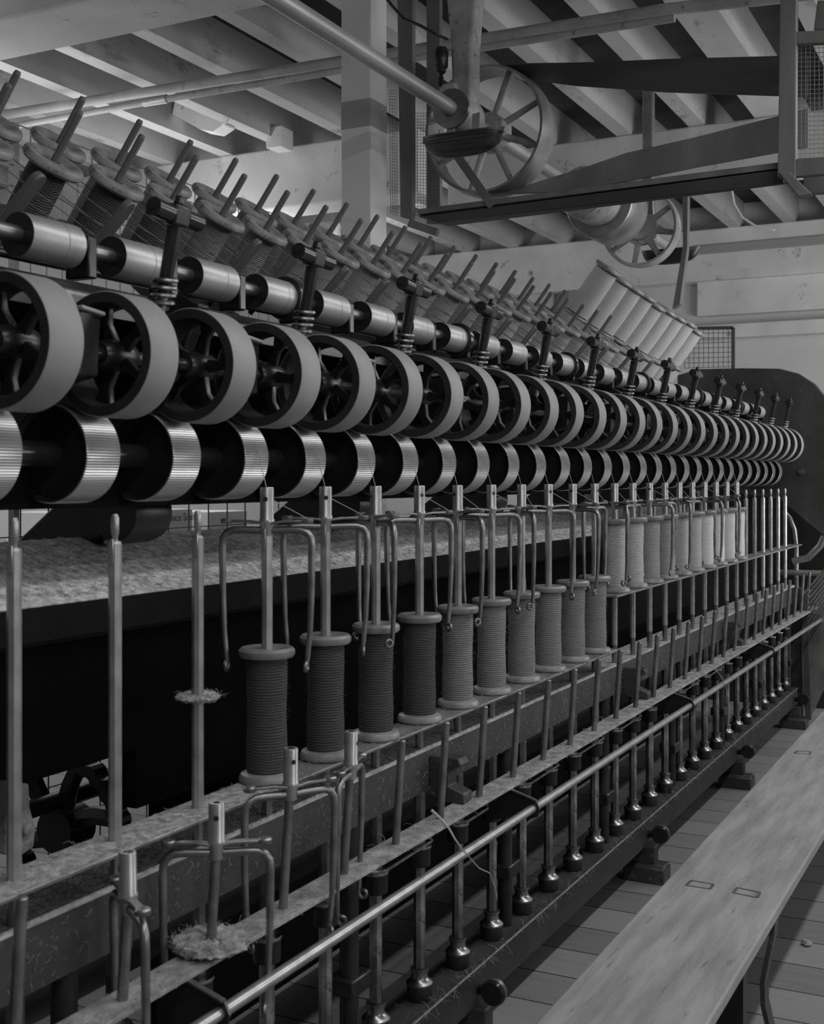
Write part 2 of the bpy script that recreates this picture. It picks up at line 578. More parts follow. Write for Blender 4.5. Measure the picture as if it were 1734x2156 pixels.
# drip trough
tr = empty('drip_trough', (hx - 0.06, YS - 0.045, SZ - 0.130))
tag(tr, 'dark grooved boat-shaped drip trough hanging below the hanger bearing', 'trough')
tm = MB()
segs, rings = 18, 15
vs, fs = [], []
for i in range(rings):
    t = -1 + 2 * i / (rings - 1)
    wdt = max(0.0, 1 - abs(t) ** 3.4) ** 0.55
    for k in range(segs):
        a = PI * k / (segs - 1)
        vs.append((0.055 * wdt * math.cos(a), t * 0.165 - 0.0, 0.030 - 0.078 * wdt * math.sin(a) + 0.010 * (1 - wdt)))
for i in range(rings - 1):
    for k in range(segs - 1):
        fs.append((i * segs + k, i * segs + k + 1, (i + 1) * segs + k + 1, (i + 1) * segs + k))
    fs.append((i * segs, i * segs + segs - 1, (i + 1) * segs + segs - 1, (i + 1) * segs))
tm.add(vs, fs)
tm.build('trough_body', M['trough'], tr, angle=60)
gm = MB()
for z_, s_ in ((0.022, 0.99), (0.010, 1.0), (-0.002, 0.96)):
    pts = []
    for i in range(15):
        t = -1 + 2 * i / 14
        wdt = max(0.0, 1 - abs(t) ** 3.4) ** 0.55
        zz = z_ * wdt + 0.02 * (1 - wdt)
        aa = math.asin(min(1, max(0, (0.030 - zz) / 0.078)))
        pts.append((-0.055 * wdt * math.cos(aa) - 0.0005, t * 0.165, zz))
    gm.tube(pts, 0.0012, 5)
gm.build('groove_lines', M['iron'], tr)
for s_ in (-1, 1):
    MB().bar((0, s_ * 0.05, 0.03), (0.03, s_ * 0.05 + 0.01, 0.11), 0.03, 0.006, (1, 0, 0)).build('trough_strap', M['cast'], tr)


def spoked_wheel(name, R, width, rim, spokes, hub, m, label, loc, cat='pulley', spr=0.011, tw=0.0, arms_flat=False):
    e = empty(name, loc)
    tag(e, label, cat)
    MB().lathe([(R - rim, -width / 2), (R, -width / 2), (R + 0.006, 0), (R, width / 2), (R - rim, width / 2)], 64, 'X', close=True).build('wheel_rim', M[m], e)
    MB().lathe([(0.0, -width * 0.42), (hub * 0.7, -width * 0.42), (hub * 0.75, -width * 0.2), (hub, -width * 0.18), (hub, width * 0.18), (hub * 0.75, width * 0.2), (hub * 0.7, width * 0.42), (0.0, width * 0.42)], 28, 'X').build('hub', M['cast'], e)
    for k in range(spokes):
        a = 2 * PI * k / spokes + tw
        c_, s_ = math.cos(a), math.sin(a)
        MB().cyl((0, c_ * hub * 0.8, s_ * hub * 0.8), (0, c_ * (R - rim * 0.5), s_ * (R - rim * 0.5)), spr * 1.3, spr, seg=10).build('spoke', M['cast'], e)
    return e


# the big drive pulley on the shaft
px0 = PY(1030, 282, YS)
pul = spoked_wheel('drive_pulley', 0.246, 0.135, 0.010, 8, 0.075, 'pulley', 'large thin-rimmed eight-spoke pulley hung just behind the shaft hanger', (px0.x, YS, SZ), tw=0.35)
spl = MB()
for s_ in (-1, 1):
    spl.box((-0.05, s_ * 0.055 - 0.02, -0.035), (0.05, s_ * 0.055 + 0.02, 0.035))
spl.build('hub_clamp', M['cast'], pul, bevel=0.006)
PUX = px0.x


# crossed flat belt
def ribbon(name, tops, bots, m, label, X, th=0.006):
    e = empty(name, PX(tops[0][0], tops[0][1], X))
    o0 = e.location.copy()
    n = len(tops)
    vs = []
    for i in range(n):
        (tx, ty, dx), (bx_, by_, ex) = tops[i], bots[i]
        a = PX(tx, ty, X + dx); b = PX(bx_, by_, X + ex)
        vs += [a - o0, b - o0]
    vs2 = []
    for i in range(n):
        a, b = vs[2 * i], vs[2 * i + 1]
        j = min(i + 1, n - 1); k = max(i - 1, 0)
        d = (vs[2 * j] - vs[2 * k])
        nn = d.cross(b - a).normalized() * th
        vs2 += [a + nn, b + nn]
    N0 = len(vs)
    fs = []
    for i in range(n - 1):
        a = 2 * i
        fs += [(a, a + 1, a + 3, a + 2), (N0 + a, N0 + a + 2, N0 + a + 3, N0 + a + 1), (a, a + 2, N0 + a + 2, N0 + a), (a + 1, N0 + a + 1, N0 + a + 3, a + 3)]
    fs += [(0, N0, N0 + 1, 1), (2 * n - 2, 2 * n - 1, N0 + 2 * n - 1, N0 + 2 * n - 2)]
    MB().add(vs + vs2, fs).build('belt_strap', m, e, angle=80)
    tag(e, label, 'belt')
    return e


def lerp(a, b, t):
    return tuple(a[i] + (b[i] - a[i]) * t for i in range(len(a)))


def dense(pts, k=6):
    out = []
    for a, b in zip(pts[:-1], pts[1:]):
        out += [lerp(a, b, i / k) for i in range(k)]
    return out + [pts[-1]]


ribbon('flat_belt', dense([(1052, 137, -0.05), (1200, 133, -0.03), (1400, 124, 0.0), (1700, 116, 0.0)]),
       dense([(1088, 166, 0.06), (1220, 182, 0.03), (1400, 194, 0.0), (1700, 204, 0.0)]), M['belt'],
       'dark leather belt strand running right from the top of the large pulley', PUX)
ribbon('flat_belt', dense([(1090, 396, 0.05), (1165, 372, 0.04), (1237, 350, 0.03), (1317, 322, 0.02), (1467, 288, 0.0), (1700, 228, 0.0)]),
       dense([(1034, 408, -0.05), (1165, 403, -0.04), (1237, 394, -0.02), (1317, 382, 0.0), (1467, 352, 0.0), (1700, 310, 0.0)]), M['guard'],
       'lighter leather belt strand rising right from the bottom of the large pulley', PUX)

# wooden belt guard
GX = PUX - 0.12
bg = empty('belt_guard', PX(880, 455, GX))
tag(bg, 'wooden belt guard with long bottom trough, upright boards and wire screens', 'guard')
g0 = bg.location.copy()


def gp(px, py, X):
    return PX(px, py, X) - g0


def quad_board(a, b, c, d, name, m, off):
    MB().prism([a, b, c, d], off).build(name, m, bg, smooth=False, bevel=0.003)


quad_board(gp(880, 452, GX), gp(1645, 352, GX), gp(1650, 386, GX), gp(918, 468, GX), 'trough_side', M['gtrough'], (0.012, 0, 0))
a, b = gp(882, 452, GX), gp(1650, 352, GX)
quad_board(a, b, b + Vector((0.26, 0, 0.012)), a + Vector((0.26, 0, 0.012)), 'trough_floor', M['gtrough'], (0, 0, -0.01))
a2, b2 = gp(882, 446, GX), gp(1645, 348, GX)
MB().bar(a2, b2, 0.012, 0.020).build('top_strip', M['peg'], bg)
quad_board(gp(1642, -60, GX - 0.05), gp(1676, -60, GX - 0.05), gp(1674, 376, GX - 0.05), gp(1636, 372, GX - 0.05), 'upright_board', M['peg'], (0.04, 0, 0))
quad_board(gp(835, -40, GX), gp(868, -40, GX), gp(867, 462, GX), gp(842, 456, GX), 'upright_board', M['guard'], (0.03, 0, 0))
quad_board(gp(897, -40, GX + 0.3), gp(925, -40, GX + 0.3), gp(925, 470, GX + 0.3), gp(897, 470, GX + 0.3), 'upright_board', M['guard'], (0.03, 0, 0))
quad_board(gp(1676, 66, GX - 0.04), gp(1790, 60, GX - 0.04), gp(1790, 88, GX - 0.04), gp(1676, 92, GX - 0.04), 'cross_rail', M['guard'], (0.03, 0, 0))
quad_board(gp(1676, 334, GX - 0.04), gp(1790, 326, GX - 0.04), gp(1790, 362, GX - 0.04), gp(1672, 372, GX - 0.04), 'cross_rail', M['guard'], (0.03, 0, 0))
quad_board(gp(1638, 362, GX - 0.06), gp(1660, 360, GX - 0.06), gp(1708, 408, GX - 0.06), gp(1680, 414, GX - 0.06), 'foot_block', M['peg'], (0.05, 0, 0))
quad_board(gp(1690, 372, GX + 0.1), gp(1800, 366, GX + 0.1), gp(1800, 404, GX + 0.1), gp(1690, 408, GX + 0.1), 'cross_rail', M['guard'], (0.03, 0, 0))
quad_board(gp(1720, 0, GX + 0.1), gp(1790, 0, GX + 0.1), gp(1790, 62, GX + 0.1), gp(1712, 62, GX + 0.1), 'cross_rail', M['guard'], (0.03, 0, 0))
MB().bar(gp(958, 322, GX - 0.02), gp(1036, 434, GX - 0.01), 0.032, 0.008, (1, 0, 0)).build('iron_stay', M['guard'], bg)
MB().bar(gp(862, 470, GX - 0.02), gp(922, 490, GX - 0.02), 0.022, 0.03).build('end_block', M['peg'], bg)


def screen(p00, p10, p01, p11, nu, nv, r=0.0014):
    s = MB()
    for i in range(nu + 1):
        t = i / nu
        s.tube([p00.lerp(p10, t), p01.lerp(p11, t)], r, 4)
    for j in range(nv + 1):
        t = j / nv
        s.tube([p00.lerp(p01, t), p10.lerp(p11, t)], r, 4)
    return s


screen(gp(1677, 92, GX), gp(1790, 90, GX), gp(1677, 334, GX), gp(1790, 328, GX), 12, 25, 0.0011).build('wire_screen', M['wire2'], bg)
screen(gp(820, 190, GX + 0.05), gp(835, 190, GX + 0.05), gp(822, 450, GX + 0.05), gp(836, 455, GX + 0.05), 3, 40, 0.0009).build('wire_screen', M['wire'], bg)
screen(gp(868, 238, GX + 0.15), gp(925, 238, GX + 0.15), gp(868, 452, GX + 0.15), gp(925, 458, GX + 0.15), 10, 34, 0.0009).build('wire_screen', M['wire'], bg)

# cable drooping by the hanger
cb = MB().tube([PX(800, -20, 4.0), PX(825, 12, 4.0), PX(850, 40, 4.0), PX(885, 54, 4.0), PX(915, 72, 4.0), PX(940, 82, 4.1)], 0.006, 8).build('electric_cable', M['iron'])
tag(cb, 'thin black cable sagging from the ceiling toward the hanger', 'cable')

# far countershaft group
fx = 6.3
fw = Vector((6.45, YS, SZ))
SP2 = Vector((0.42, 0, 0))
far_wheel = spoked_wheel('far_pulley', 0.205, 0.10, 0.012, 8, 0.09, 'cast', 'far spoked pulley with pale hub in front of the end wall', tuple(fw), tw=0.2, spr=0.014)
dr = PX(1262, 455, fx - 0.2)
dm = empty('belt_drum', tuple(fw))
tag(dm, 'smooth stepped sheet drum on the far shaft, half hidden by the belt guard', 'drum')
MB().lathe([(0.0295, -0.72), (0.165, -0.72), (0.17, -0.71), (0.17, -0.46), (0.165, -0.45), (0.0295, -0.45)], 48, 'X').build('large_step', M['pulley'], dm)
MB().lathe([(0.0295, -0.97), (0.115, -0.97), (0.12, -0.96), (0.12, -0.72)], 40, 'X').build('small_step', M['cast'], dm)
MB().lathe([(0.0295, -0.45), (0.05, -0.45), (0.05, -0.38), (0.0295, -0.38)], 24, 'X').build('set_collar', M['cast'], dm)
hh = empty('far_hanger', (fw.x + 0.12, fw.y, fw.z))
tag(hh, 'pale cast bracket holding the far shaft up to the ceiling', 'bracket')
MB().prism([(0, -0.04, -0.05), (0, 0.04, -0.05), (0, 0.03, 0.3), (0, 0.03, JZ - fw.z), (0, -0.03, JZ - fw.z), (0, -0.03, 0.3)], (0.05, 0, 0)).build('drop_arm', M['pulley'], hh, bevel=0.01)
ft = empty('drip_trough', (fw.x + 0.15, fw.y - 0.12, fw.z - 0.13))
tag(ft, 'small black drip trough projecting right of the far pulley', 'trough')
MB().add([(v[0] * 1.0, v[1] * 1.25, v[2]) for v in vs[:0]], []).add(tm.v, tm.f).build('trough_body', M['iron'], ft, angle=60)
vb = MB()
vb.prism([PX(1436, 405, fx + 0.05), PX(1447, 405, fx + 0.05), PX(1446, 520, fx + 0.05), PX(1430, 640, fx + 0.05), PX(1415, 650, fx + 0.05), PX(1437, 520, fx + 0.05)], (0.05, 0, 0))
tag(vb.build('drive_strap', M['guard']), 'narrow leather strap dropping from the far pulley toward the end plate', 'belt')
pc = MB().tube([Vector((PX(1540, 400, 8.2).x, PX(1540, 400, 8.2).y, JZ + 0.02)), PX(1540, 400, 8.2), PX(1545, 430, 8.2), PX(1562, 458, 8.2), PX(1590, 476, 8.2), PX(1630, 484, 8.2)], 0.008, 8).build('white_cable', M['white'])
tag(pc, 'thin white cable curving down below the belt guard at upper right', 'cable')

# ceiling fittings upper left
fb = empty('cable_bracket', PX(415, 240, 6.2))
tag(fb, 'whitewashed wooden block with a hook screwed under the joists at left', 'bracket')
q = fb.location.copy()
MB().prism([PX(362, 240, 6.2) - q, PX(368, 215, 6.2) - q, PX(418, 222, 6.2) - q, PX(420, 236, 6.2) - q, PX(468, 248, 6.2) - q, PX(470, 262, 6.2) - q, PX(448, 277, 6.2) - q, PX(420, 272, 6.2) - q], (0.12, 0, 0)).build('block', M['white'], fb, smooth=False)
MB().tube([PX(466, 262, 6.15) - q, PX(478, 256, 6.15) - q, PX(480, 246, 6.15) - q, PX(472, 238, 6.15) - q, PX(464, 240, 6.15) - q], 0.006, 8).build('hook', M['white'], fb)
fb2 = MB().prism([PX(557, 268, 6.6), PX(592, 264, 6.6), PX(592, 308, 6.6), PX(560, 312, 6.6)], (0.14, 0, 0)).build('ceiling_block', M['white'], smooth=False, bevel=0.004)
tag(fb2, 'small whitewashed block hanging above the far crossbeam at left', 'block')

# background behind the creel
bk = empty('crate_rack', PX(610, 400, 8.5))
tag(bk, 'whitewashed shelf framing behind the creel left of the column', 'rack')
q = bk.location.copy()
for (x0, y0, x1, y1, m_) in ((470, 392, 720, 372, 'white'), (440, 440, 720, 418, 'white'), (430, 470, 720, 452, 'guard')):
    MB().bar(PX(x0, y0, 8.5) - q, PX(x1, y1, 8.5) - q, 0.25, 0.07 if m_ == 'white' else 0.16).build('shelf_board', M[m_], bk)
for px_ in (592, 704):
    MB().bar(PX(px_, 330, 8.45) - q, PX(px_ + 4, 520, 8.45) - q, 0.05, 0.05, (1, 0, 0)).build('shelf_post', M['white'], bk)

# wire mesh guard fence behind the creel
mf = empty('wire_guard_fence', (0.9, 3.0, H))
tag(mf, 'square wire mesh guard fence standing behind the creel at left', 'fence')
screen(Vector((0, 0, 0.55)), Vector((4.2, 0, 0.55)), Vector((0, 0, 1.17)), Vector((4.2, 0, 1.17)), 56, 9, 0.0025).build('wire_mesh', M['wire2'], mf)
screen(Vector((-0.2, 0, -1.3)), Vector((4.2, 0, -1.3)), Vector((-0.2, 0, 0.30)), Vector((4.2, 0, 0.30)), 34, 13, 0.0028).build('wire_mesh', M['wire'], mf)
for x in (0.0, 2.1, 4.2):
    MB().box((x - 0.012, -0.012, -H), (x + 0.012, 0.012, 1.17)).build('post', M['wire2'], mf)
# big pale pipes beyond the fence
for k, z_ in enumerate((1.02, 0.86)):
    o = MB().cyl((-1, 5.2, H + z_), (7.5, 5.2, H + z_), 0.06, seg=16).build('heating_pipe', M['white'])
    tag(o, '%s of two fat white heating pipes beyond the wire fence' % ('upper', 'lower')[k], 'pipe', 'heating pipes')
# cartons seen in the gap under the rollers
for k, (xa, xb, ya, yb) in enumerate(((324, 405, 1074, 1150), (150, 236, 1080, 1160), (440, 520, 1078, 1150))):
    p, r_ = PY(xa, ya, 4.4), PY(xb, yb, 4.4)
    ct = empty('carton', ((p.x + r_.x) / 2, 4.6, 0.85))
    lab = ('pale printed carton seen through the gap right of the second bare spindle', 'plain pale carton seen through the gap between the first two bare spindles',
           'plain pale carton seen through the gap right of the third bare spindle')[k]
    tag(ct, lab, 'carton')
    MB().box(((p.x - r_.x) / 2, -0.2, 0.0), ((r_.x - p.x) / 2, 0.2, p.z - 0.85)).build('carton_body', M['carton'], ct, smooth=False, bevel=0.004)
    if k == 0:
        for j, (txt, dz, sz) in enumerate((('Prince Smith', 0.0, 0.062), ('& Stells', -0.10, 0.05))):
            cu = bpy.data.curves.new('printed_words', 'FONT')
            cu.body = txt
            cu.size = sz
            cu.extrude = 0.0005
            cu.align_x = 'LEFT'
            cu.materials.append(M['ink'])
            tmp = bpy.data.objects.new('printed_words', cu)
            me = bpy.data.meshes.new_from_object(tmp)
            bpy.data.objects.remove(tmp)
            to = bpy.data.objects.new('printed_words', me)
            COL.objects.link(to)
            to.parent = ct
            to.location = (PY(345, 1098, 4.4).x - ct.location.x, -0.202, PY(350, 1098, 4.4).z - 0.85 + dz)
            to.rotation_euler = (PI / 2, 0, 0)
pt = empty('packing_bench', (1.6, 4.7, 0))
tag(pt, 'low bench carrying the cartons on the far side of the frame', 'bench')
MB().box((-3.0, -0.35, 0.80), (7.0, 0.35, 0.85)).build('top', M['white'], pt, smooth=False)
for x in (-2.9, 0.3, 3.5):
    MB().box((x - 0.03, -0.3, 0), (x + 0.03, 0.3, 0.80)).build('leg', M['white'], pt, smooth=False)

# ================================================================ spinning frame body
PITCH = 0.2
YSP = 1.2095
XS = lambda n: 1.810 + PITCH * n            # spindle n
N0, N1 = -3, 25
fr = empty('spinning_frame', (0, 0, 0))
tag(fr, 'long cast iron spinning frame carrying all the rollers and spindles', 'spinning frame')
XA, XB = -0.2, 7.1
z = lambda v: H + v
# lower and raised bobbin plates
xstep = XS(9) + 0.105
MB().box((XA, 1.166, z(-0.540)), (xstep, 1.245, z(-0.534))).build('bobbin_plate', M['plate'], fr, bevel=0.001)
MB().box((xstep - 0.02, 1.166, z(-0.372)), (XB - 0.02, 1.245, z(-0.366))).build('bobbin_plate', M['plate'], fr, bevel=0.001)
MB().box((XA, 1.1645, z(-0.5355)), (xstep, 1.167, z(-0.5335))).build('plate_edge', M['worn_glint'], fr)
MB().box((xstep - 0.02, 1.1645, z(-0.3675)), (XB - 0.02, 1.167, z(-0.3655))).build('plate_edge', M['worn_glint'], fr)
MB().box((XA, 1.169, z(-0.5345)), (1.78, 1.245, z(-0.5325))).build('plate_lint', M['lint'], fr)
# main beam and its ledge
BY, BT, BB = 1.196, -0.596, -0.687
bmb = MB().box((XA, BY, z(BB)), (XB - 0.05, 1.300, z(BT))).build('main_beam', M['beam'], fr)
MB().box((XA, BY - 0.0008, z(BT - 0.003)), (XB - 0.05, BY + 0.0025, z(BT + 0.0008))).build('worn_edge_glint', M['worn_glint'], bmb)  # thin pale strip: worn beam edge plus its painted highlight
MB().box((XA, BY + 0.0025, z(BT - 0.0005)), (XB - 0.05, 1.30, z(BT + 0.0035))).build('beam_lint', M['lint'], fr)
# hooks on the beam
for k, xk in enumerate((1.02, 2.43, 3.85, 5.27)):
    g = MB().prism([(xk, BY, z(-0.612)), (xk, 1.125, z(-0.612)), (xk, 1.118, z(-0.628)), (xk, 1.150, z(-0.645)), (xk, 1.150, z(-0.675)), (xk, 1.112, z(-0.688)), (xk, 1.112, z(-0.710)), (xk, 1.16, z(-0.712)), (xk, BY, z(-0.70))], (0.045, 0, 0))
    g.build('lift_catch', M['frame'], fr, bevel=0.003)
# peg rail
prl = MB().box((XA, 1.080, z(-0.718)), (XB, 1.140, z(-0.711))).build('peg_rail', M['lplate'], fr, bevel=0.001)
T5 = math.radians(4.5)
for k in range(-5, 26):
    xk = 1.91 + PITCH * k
    top = (xk, 1.112 - 0.200 * math.sin(T5), z(-0.711 + 0.205))
    MB().tube([(xk, 1.112, z(-0.73)), (xk, top[1] + 0.0008, top[2] - 0.003), top], [0.0078, 0.0078, 0.005], 12).build('rail_peg', M['dsteel'], prl)
# hand rail on brackets
hr = MB().cyl((XA, 1.030, z(-0.757)), (7.0, 1.030, z(-0.757)), 0.0098, seg=16).build('hand_rail', M['steel'], fr)
for xk in (1.42, 2.63, 4.06, 5.47, 6.85):
    br = MB()
    br.prism([(xk, 1.09, z(-0.716)), (xk, 1.022, z(-0.738)), (xk, 1.012, z(-0.757)), (xk, 1.018, z(-0.775)), (xk, 1.036, z(-0.782)), (xk, 1.058, z(-0.776)), (xk, 1.14, z(-0.80)), (xk, 1.14, z(-0.719))], (0.006, 0, 0))
    br.build('rail_bracket', M['iron'], hr, bevel=0.001)
    MB().bar((xk - 0.002, 1.088, z(-0.7165)), (xk - 0.002, 1.020, z(-0.7365)), 0.010, 0.003).build('bracket_edge', M['dsteel'], hr)
# step rail with lint
sr = MB().box((XA, 1.166, z(-1.232)), (6.95, 1.30, z(-1.147)))
srl = sr.build('foot_rail', M['beam'], fr)
MB().box((XA, 1.1653, z(-1.149)), (6.95, 1.1685, z(-1.1463))).build('worn_edge_glint', M['worn_glint'], srl)  # bright line of the rail edge, wear and highlight in one colour
MB().box((XA, 1.176, z(-1.1469)), (6.95, 1.30, z(-1.144))).build('rail_lint', M['beam'], srl)
# uprights between spindles
for k in range(-1, 7):
    xk = 2.11 + 0.8 * k - 0.0
    MB().tube([(xk, 1.215, z(-1.15)), (xk, 1.215, z(-0.62))], 0.019, 10).build('lifting_pillar', M['iron'], fr)
    MB().box((xk - 0.03, 1.19, z(-1.02)), (xk + 0.05, 1.25, z(-0.985))).build('pillar_clamp', M['oiled'], fr, bevel=0.004)
# feet with adjusting wheels
for xk in (1.15, 2.62, 4.03, 5.42, 6.85):
    ft_ = MB().prism([(xk - 0.035, 1.10, 0.0), (xk + 0.055, 1.10, 0.0), (xk + 0.055, 1.10, 0.05), (xk + 0.03, 1.10, 0.062), (xk - 0.02, 1.10, 0.062), (xk - 0.035, 1.10, 0.05)], (0, 0.14, 0))
    ft_.box((xk - 0.018, 1.135, 0.06), (xk + 0.03, 1.22, z(-1.231)))
    fo = ft_.build('foot', M['frame'], fr, bevel=0.005)
    MB().lathe([(0, -0.010), (0.026, -0.010), (0.029, -0.006), (0.029, 0.010), (0.026, 0.014), (0, 0.014)], 24, 'X', org=(xk - 0.02, 1.115, 0.165)).build('adjusting_wheel', M['oiled'], fo)
    MB().lathe([(0.027, 0.000), (0.0305, 0.000), (0.0305, 0.012), (0.027, 0.012)], 24, 'X', org=(xk - 0.02, 1.115, 0.165), close=True).build('wheel_edge', M['dsteel'], fo)
    MB().cyl((xk - 0.02, 1.115, 0.165), (xk + 0.02, 1.17, 0.15), 0.012, seg=10).build('adjusting_screw', M['oiled'], fo)
# end post of the frame
MB().box((6.95, 1.14, 0), (7.0, 1.21, z(-0.60))).build('end_post', M['frame'], fr, bevel=0.003)
# lint tray
lt = MB().prism([(XA, 1.32, z(-0.190)), (XA, 1.34, z(-0.182)), (XA, 1.545, z(-0.106)), (XA, 1.56, z(-0.112)), (XA, 1.34, z(-0.20))], (5.7 - XA, 0, 0))
lt.build('lint_tray', M['traylint'], fr, angle=60)
MB().box((XA, 1.322, z(-0.243)), (5.7, 1.335, z(-0.192))).box((XA, 1.33, z(-0.250)), (5.7, 1.40, z(-0.243))).build('tray_rail', M['shade_black'], fr)
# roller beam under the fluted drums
MB().box((XA, 1.345, z(-0.046)), (XB, 1.46, z(0.02))).box((XA, 1.46, z(-0.03)), (XB, 1.52, z(0.335))).build('roller_beam', M['shade_black'], fr, bevel=0.003)
for k in range(8):
    xk = 0.95 + 0.8 * k
    MB().lathe([(0.0, -0.05), (0.05, -0.05), (0.055, -0.03), (0.055, 0.03), (0.05, 0.05), (0.0, 0.05)], 24, 'X', org=(xk, 1.46, z(-0.062))).build('beam_boss', M['iron'], fr)
MB().box((2.20, 1.76, 0.02), (XB, 1.79, z(-0.60))).build('shade_sheet', M['shade_black'], fr)  # added dark sheet, keeps the space behind the tubes black
# cross stands carrying the rollers
for k in range(8):
    xk = 0.91 + 0.8 * k
    s_ = MB().prism([(xk, 1.40, z(0.02)), (xk, 1.52, z(0.02)), (xk, 2.10, z(0.50)), (xk, 2.16, z(0.62)), (xk, 2.08, z(0.60)), (xk, 1.60, z(0.30)), (xk, 1.34, z(0.33)), (xk, 1.28, z(0.30))], (0.03, 0, 0))
    s_.build('roller_stand', M['iron'], fr, bevel=0.004)
    MB().prism([(xk, 1.42, z(-0.04)), (xk, 1.60, z(-0.04)), (xk, 1.95, z(-0.30)), (xk, 1.95, -H + z(0.0)), (xk, 1.85, -H + z(0.0)), (xk, 1.80, z(-0.34))], (0.03, 0, 0)).build('frame_leg', M['iron'], fr, bevel=0.004)
# inner casing hiding the gearing; lower extension added to stand in for shade
MB().box((XA - 0.6, 1.70, z(-0.575)), (2.05, 1.74, z(-0.27))).box((2.05, 1.70, z(-0.70)), (XB, 1.74, z(-0.27))).build('inner_casing', M['shade_black'], fr)
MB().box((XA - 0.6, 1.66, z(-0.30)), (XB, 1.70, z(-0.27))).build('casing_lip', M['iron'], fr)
MB().bar((1.03, 1.655, z(-0.30)), (1.47, 1.655, z(-0.295)), 0.003, 0.005).build('bright_rod', M['steel'], fr)
MB().bar((2.10, 1.655, z(-0.28)), (2.7, 1.655, z(-0.275)), 0.002, 0.003).build('bright_rod', M['steel'], fr)
MB().cyl((XA, 1.60, z(-0.86)), (XB, 1.60, z(-0.86)), 0.10, seg=28).build('tin_roller', M['iron'], fr)
MB().cyl((XA, 1.95, z(-0.72)), (XB, 1.95, z(-0.72)), 0.02, seg=12).build('gear_shaft', M['iron'], fr)
MB().box((XA, 1.32, z(-0.70)), (XB, 1.35, z(-0.66))).build('inner_rail', M['iron'], fr)
# curved spoke gears inside
for k, (pxg, pyg, rg) in enumerate(((140, 1742, 0.165), (560, 1560, 0.08), (640, 1500, 0.06))):
    gl = PY(pxg, pyg, 1.92)
    e = empty('gear_wheel', tuple(gl))
    tag(e, ('large black curved-spoke gear wheel low behind the first two bare spindles', 'black gear wheel glimpsed behind the nearest wound bobbin',
            'small black gear wheel glimpsed behind the second wound bobbin')[k], 'gear')
    pr = []
    for i in range(96):
        rr = rg + (0.006 if i % 4 < 2 else 0.0)
        pr.append((rr * math.cos(2 * PI * i / 96), rr * math.sin(2 * PI * i / 96)))
    mm = MB()
    n = len(pr)
    vv = [(-0.02, a, b) for a, b in pr] + [(0.02, a, b) for a, b in pr] + [(-0.02, a * 0.84, b * 0.84) for a, b in pr] + [(0.02, a * 0.84, b * 0.84) for a, b in pr]
    ff = []
    for i in range(n):
        j = (i + 1) % n
        ff += [(i, j, n + j, n + i), (2 * n + i, 3 * n + i, 3 * n + j, 2 * n + j), (i, 2 * n + i, 2 * n + j, j), (n + i, n + j, 3 * n + j, 3 * n + i)]
    mm.add(vv, ff).build('toothed_rim', M['iron'], e, smooth=False)
    MB().lathe([(0, -0.04), (rg * 0.3, -0.04), (rg * 0.3, 0.04), (0, 0.04)], 20, 'X').build('hub', M['iron'], e)
    for q_ in range(6):
        a0 = 2 * PI * q_ / 6 + 0.35
        pts = [(0, rg * t * math.cos(a0 + 0.5 * t), rg * t * math.sin(a0 + 0.5 * t)) for t in (0.2, 0.4, 0.6, 0.8, 0.9)]
        MB().tube(pts, rg * 0.13, 6).build('spoke', M['iron'], e)
# pale casting hanging low at the left edge
lc = MB().prism([PY(20, 1645, 1.62), PY(62, 1650, 1.62), (PY(64, 1700, 1.62)), PY(76, 1745, 1.62), PY(72, 1785, 1.62), PY(50, 1800, 1.62), PY(10, 1800, 1.62)], (0, 0.03, 0)).build('cast_lever', M['cast'], bevel=0.004)
tag(lc, 'pale cast lever with a bolt hanging behind the leftmost bare spindle', 'lever')
lb = MB().lathe([(0, 0), (0.010, 0), (0.010, -0.008), (0.006, -0.010), (0, -0.010)], 16, 'Y', org=tuple(PY(53, 1746, 1.618))).build('bolt', M['cast'])
lb.parent = lc

# far end plate and end guard
ep = empty('end_plate', (7.12, 1.6, 0))
tag(ep, 'big dark rounded gear cover plate closing the far end of the frame', 'cover')
out = [(1425, 790), (1470, 777), (1560, 775), (1640, 776), (1680, 786), (1715, 808), (1740, 838), (1790, 900), (1860, 960), (1860, 1130), (1800, 1165), (1734, 1130), (1640, 1052), (1560, 1040), (1425, 1040)]
q = ep.location.copy()
MB().prism([PX(a, b, 7.12) - q for a, b in out], (0.04, 0, 0)).build('cover_sheet', M['plate_dark'], ep, bevel=0.006, angle=25)
MB().lathe([(0, -0.02), (0.016, -0.02), (0.016, 0), (0, 0)], 12, 'X', org=tuple(PX(1687, 993, 7.12) - q)).build('cover_bolt', M['dsteel'], ep)
hs = empty('headstock', (7.5, 1.3, 0))
tag(hs, 'dark geared headstock below the end plate at the far end', 'gearbox')
q = hs.location.copy()
MB().box((0, -0.6, 0), (0.8, 1.2, z(-0.02))).build('gear_housing', M['iron'], hs, bevel=0.01)
MB().tube([PX(a, b, 7.3) - q for a, b in ((1648, 1075), (1662, 1090), (1672, 1115), (1676, 1150), (1676, 1190), (1676, 1260))], 0.012, 10).build('curved_pipe', M['pulley'], hs)
MB().tube([PX(a, b, 7.25) - q for a, b in ((1734, 1130), (1725, 1150), (1700, 1175), (1676, 1180), (1668, 1182))], 0.020, 10).build('cover_edge', M['pulley'], hs)
MB().cyl(PX(1640, 1205, 7.3) - q, PX(1760, 1208, 7.3) - q, 0.018, seg=12).build('crank_shaft', M['pulley'], hs)

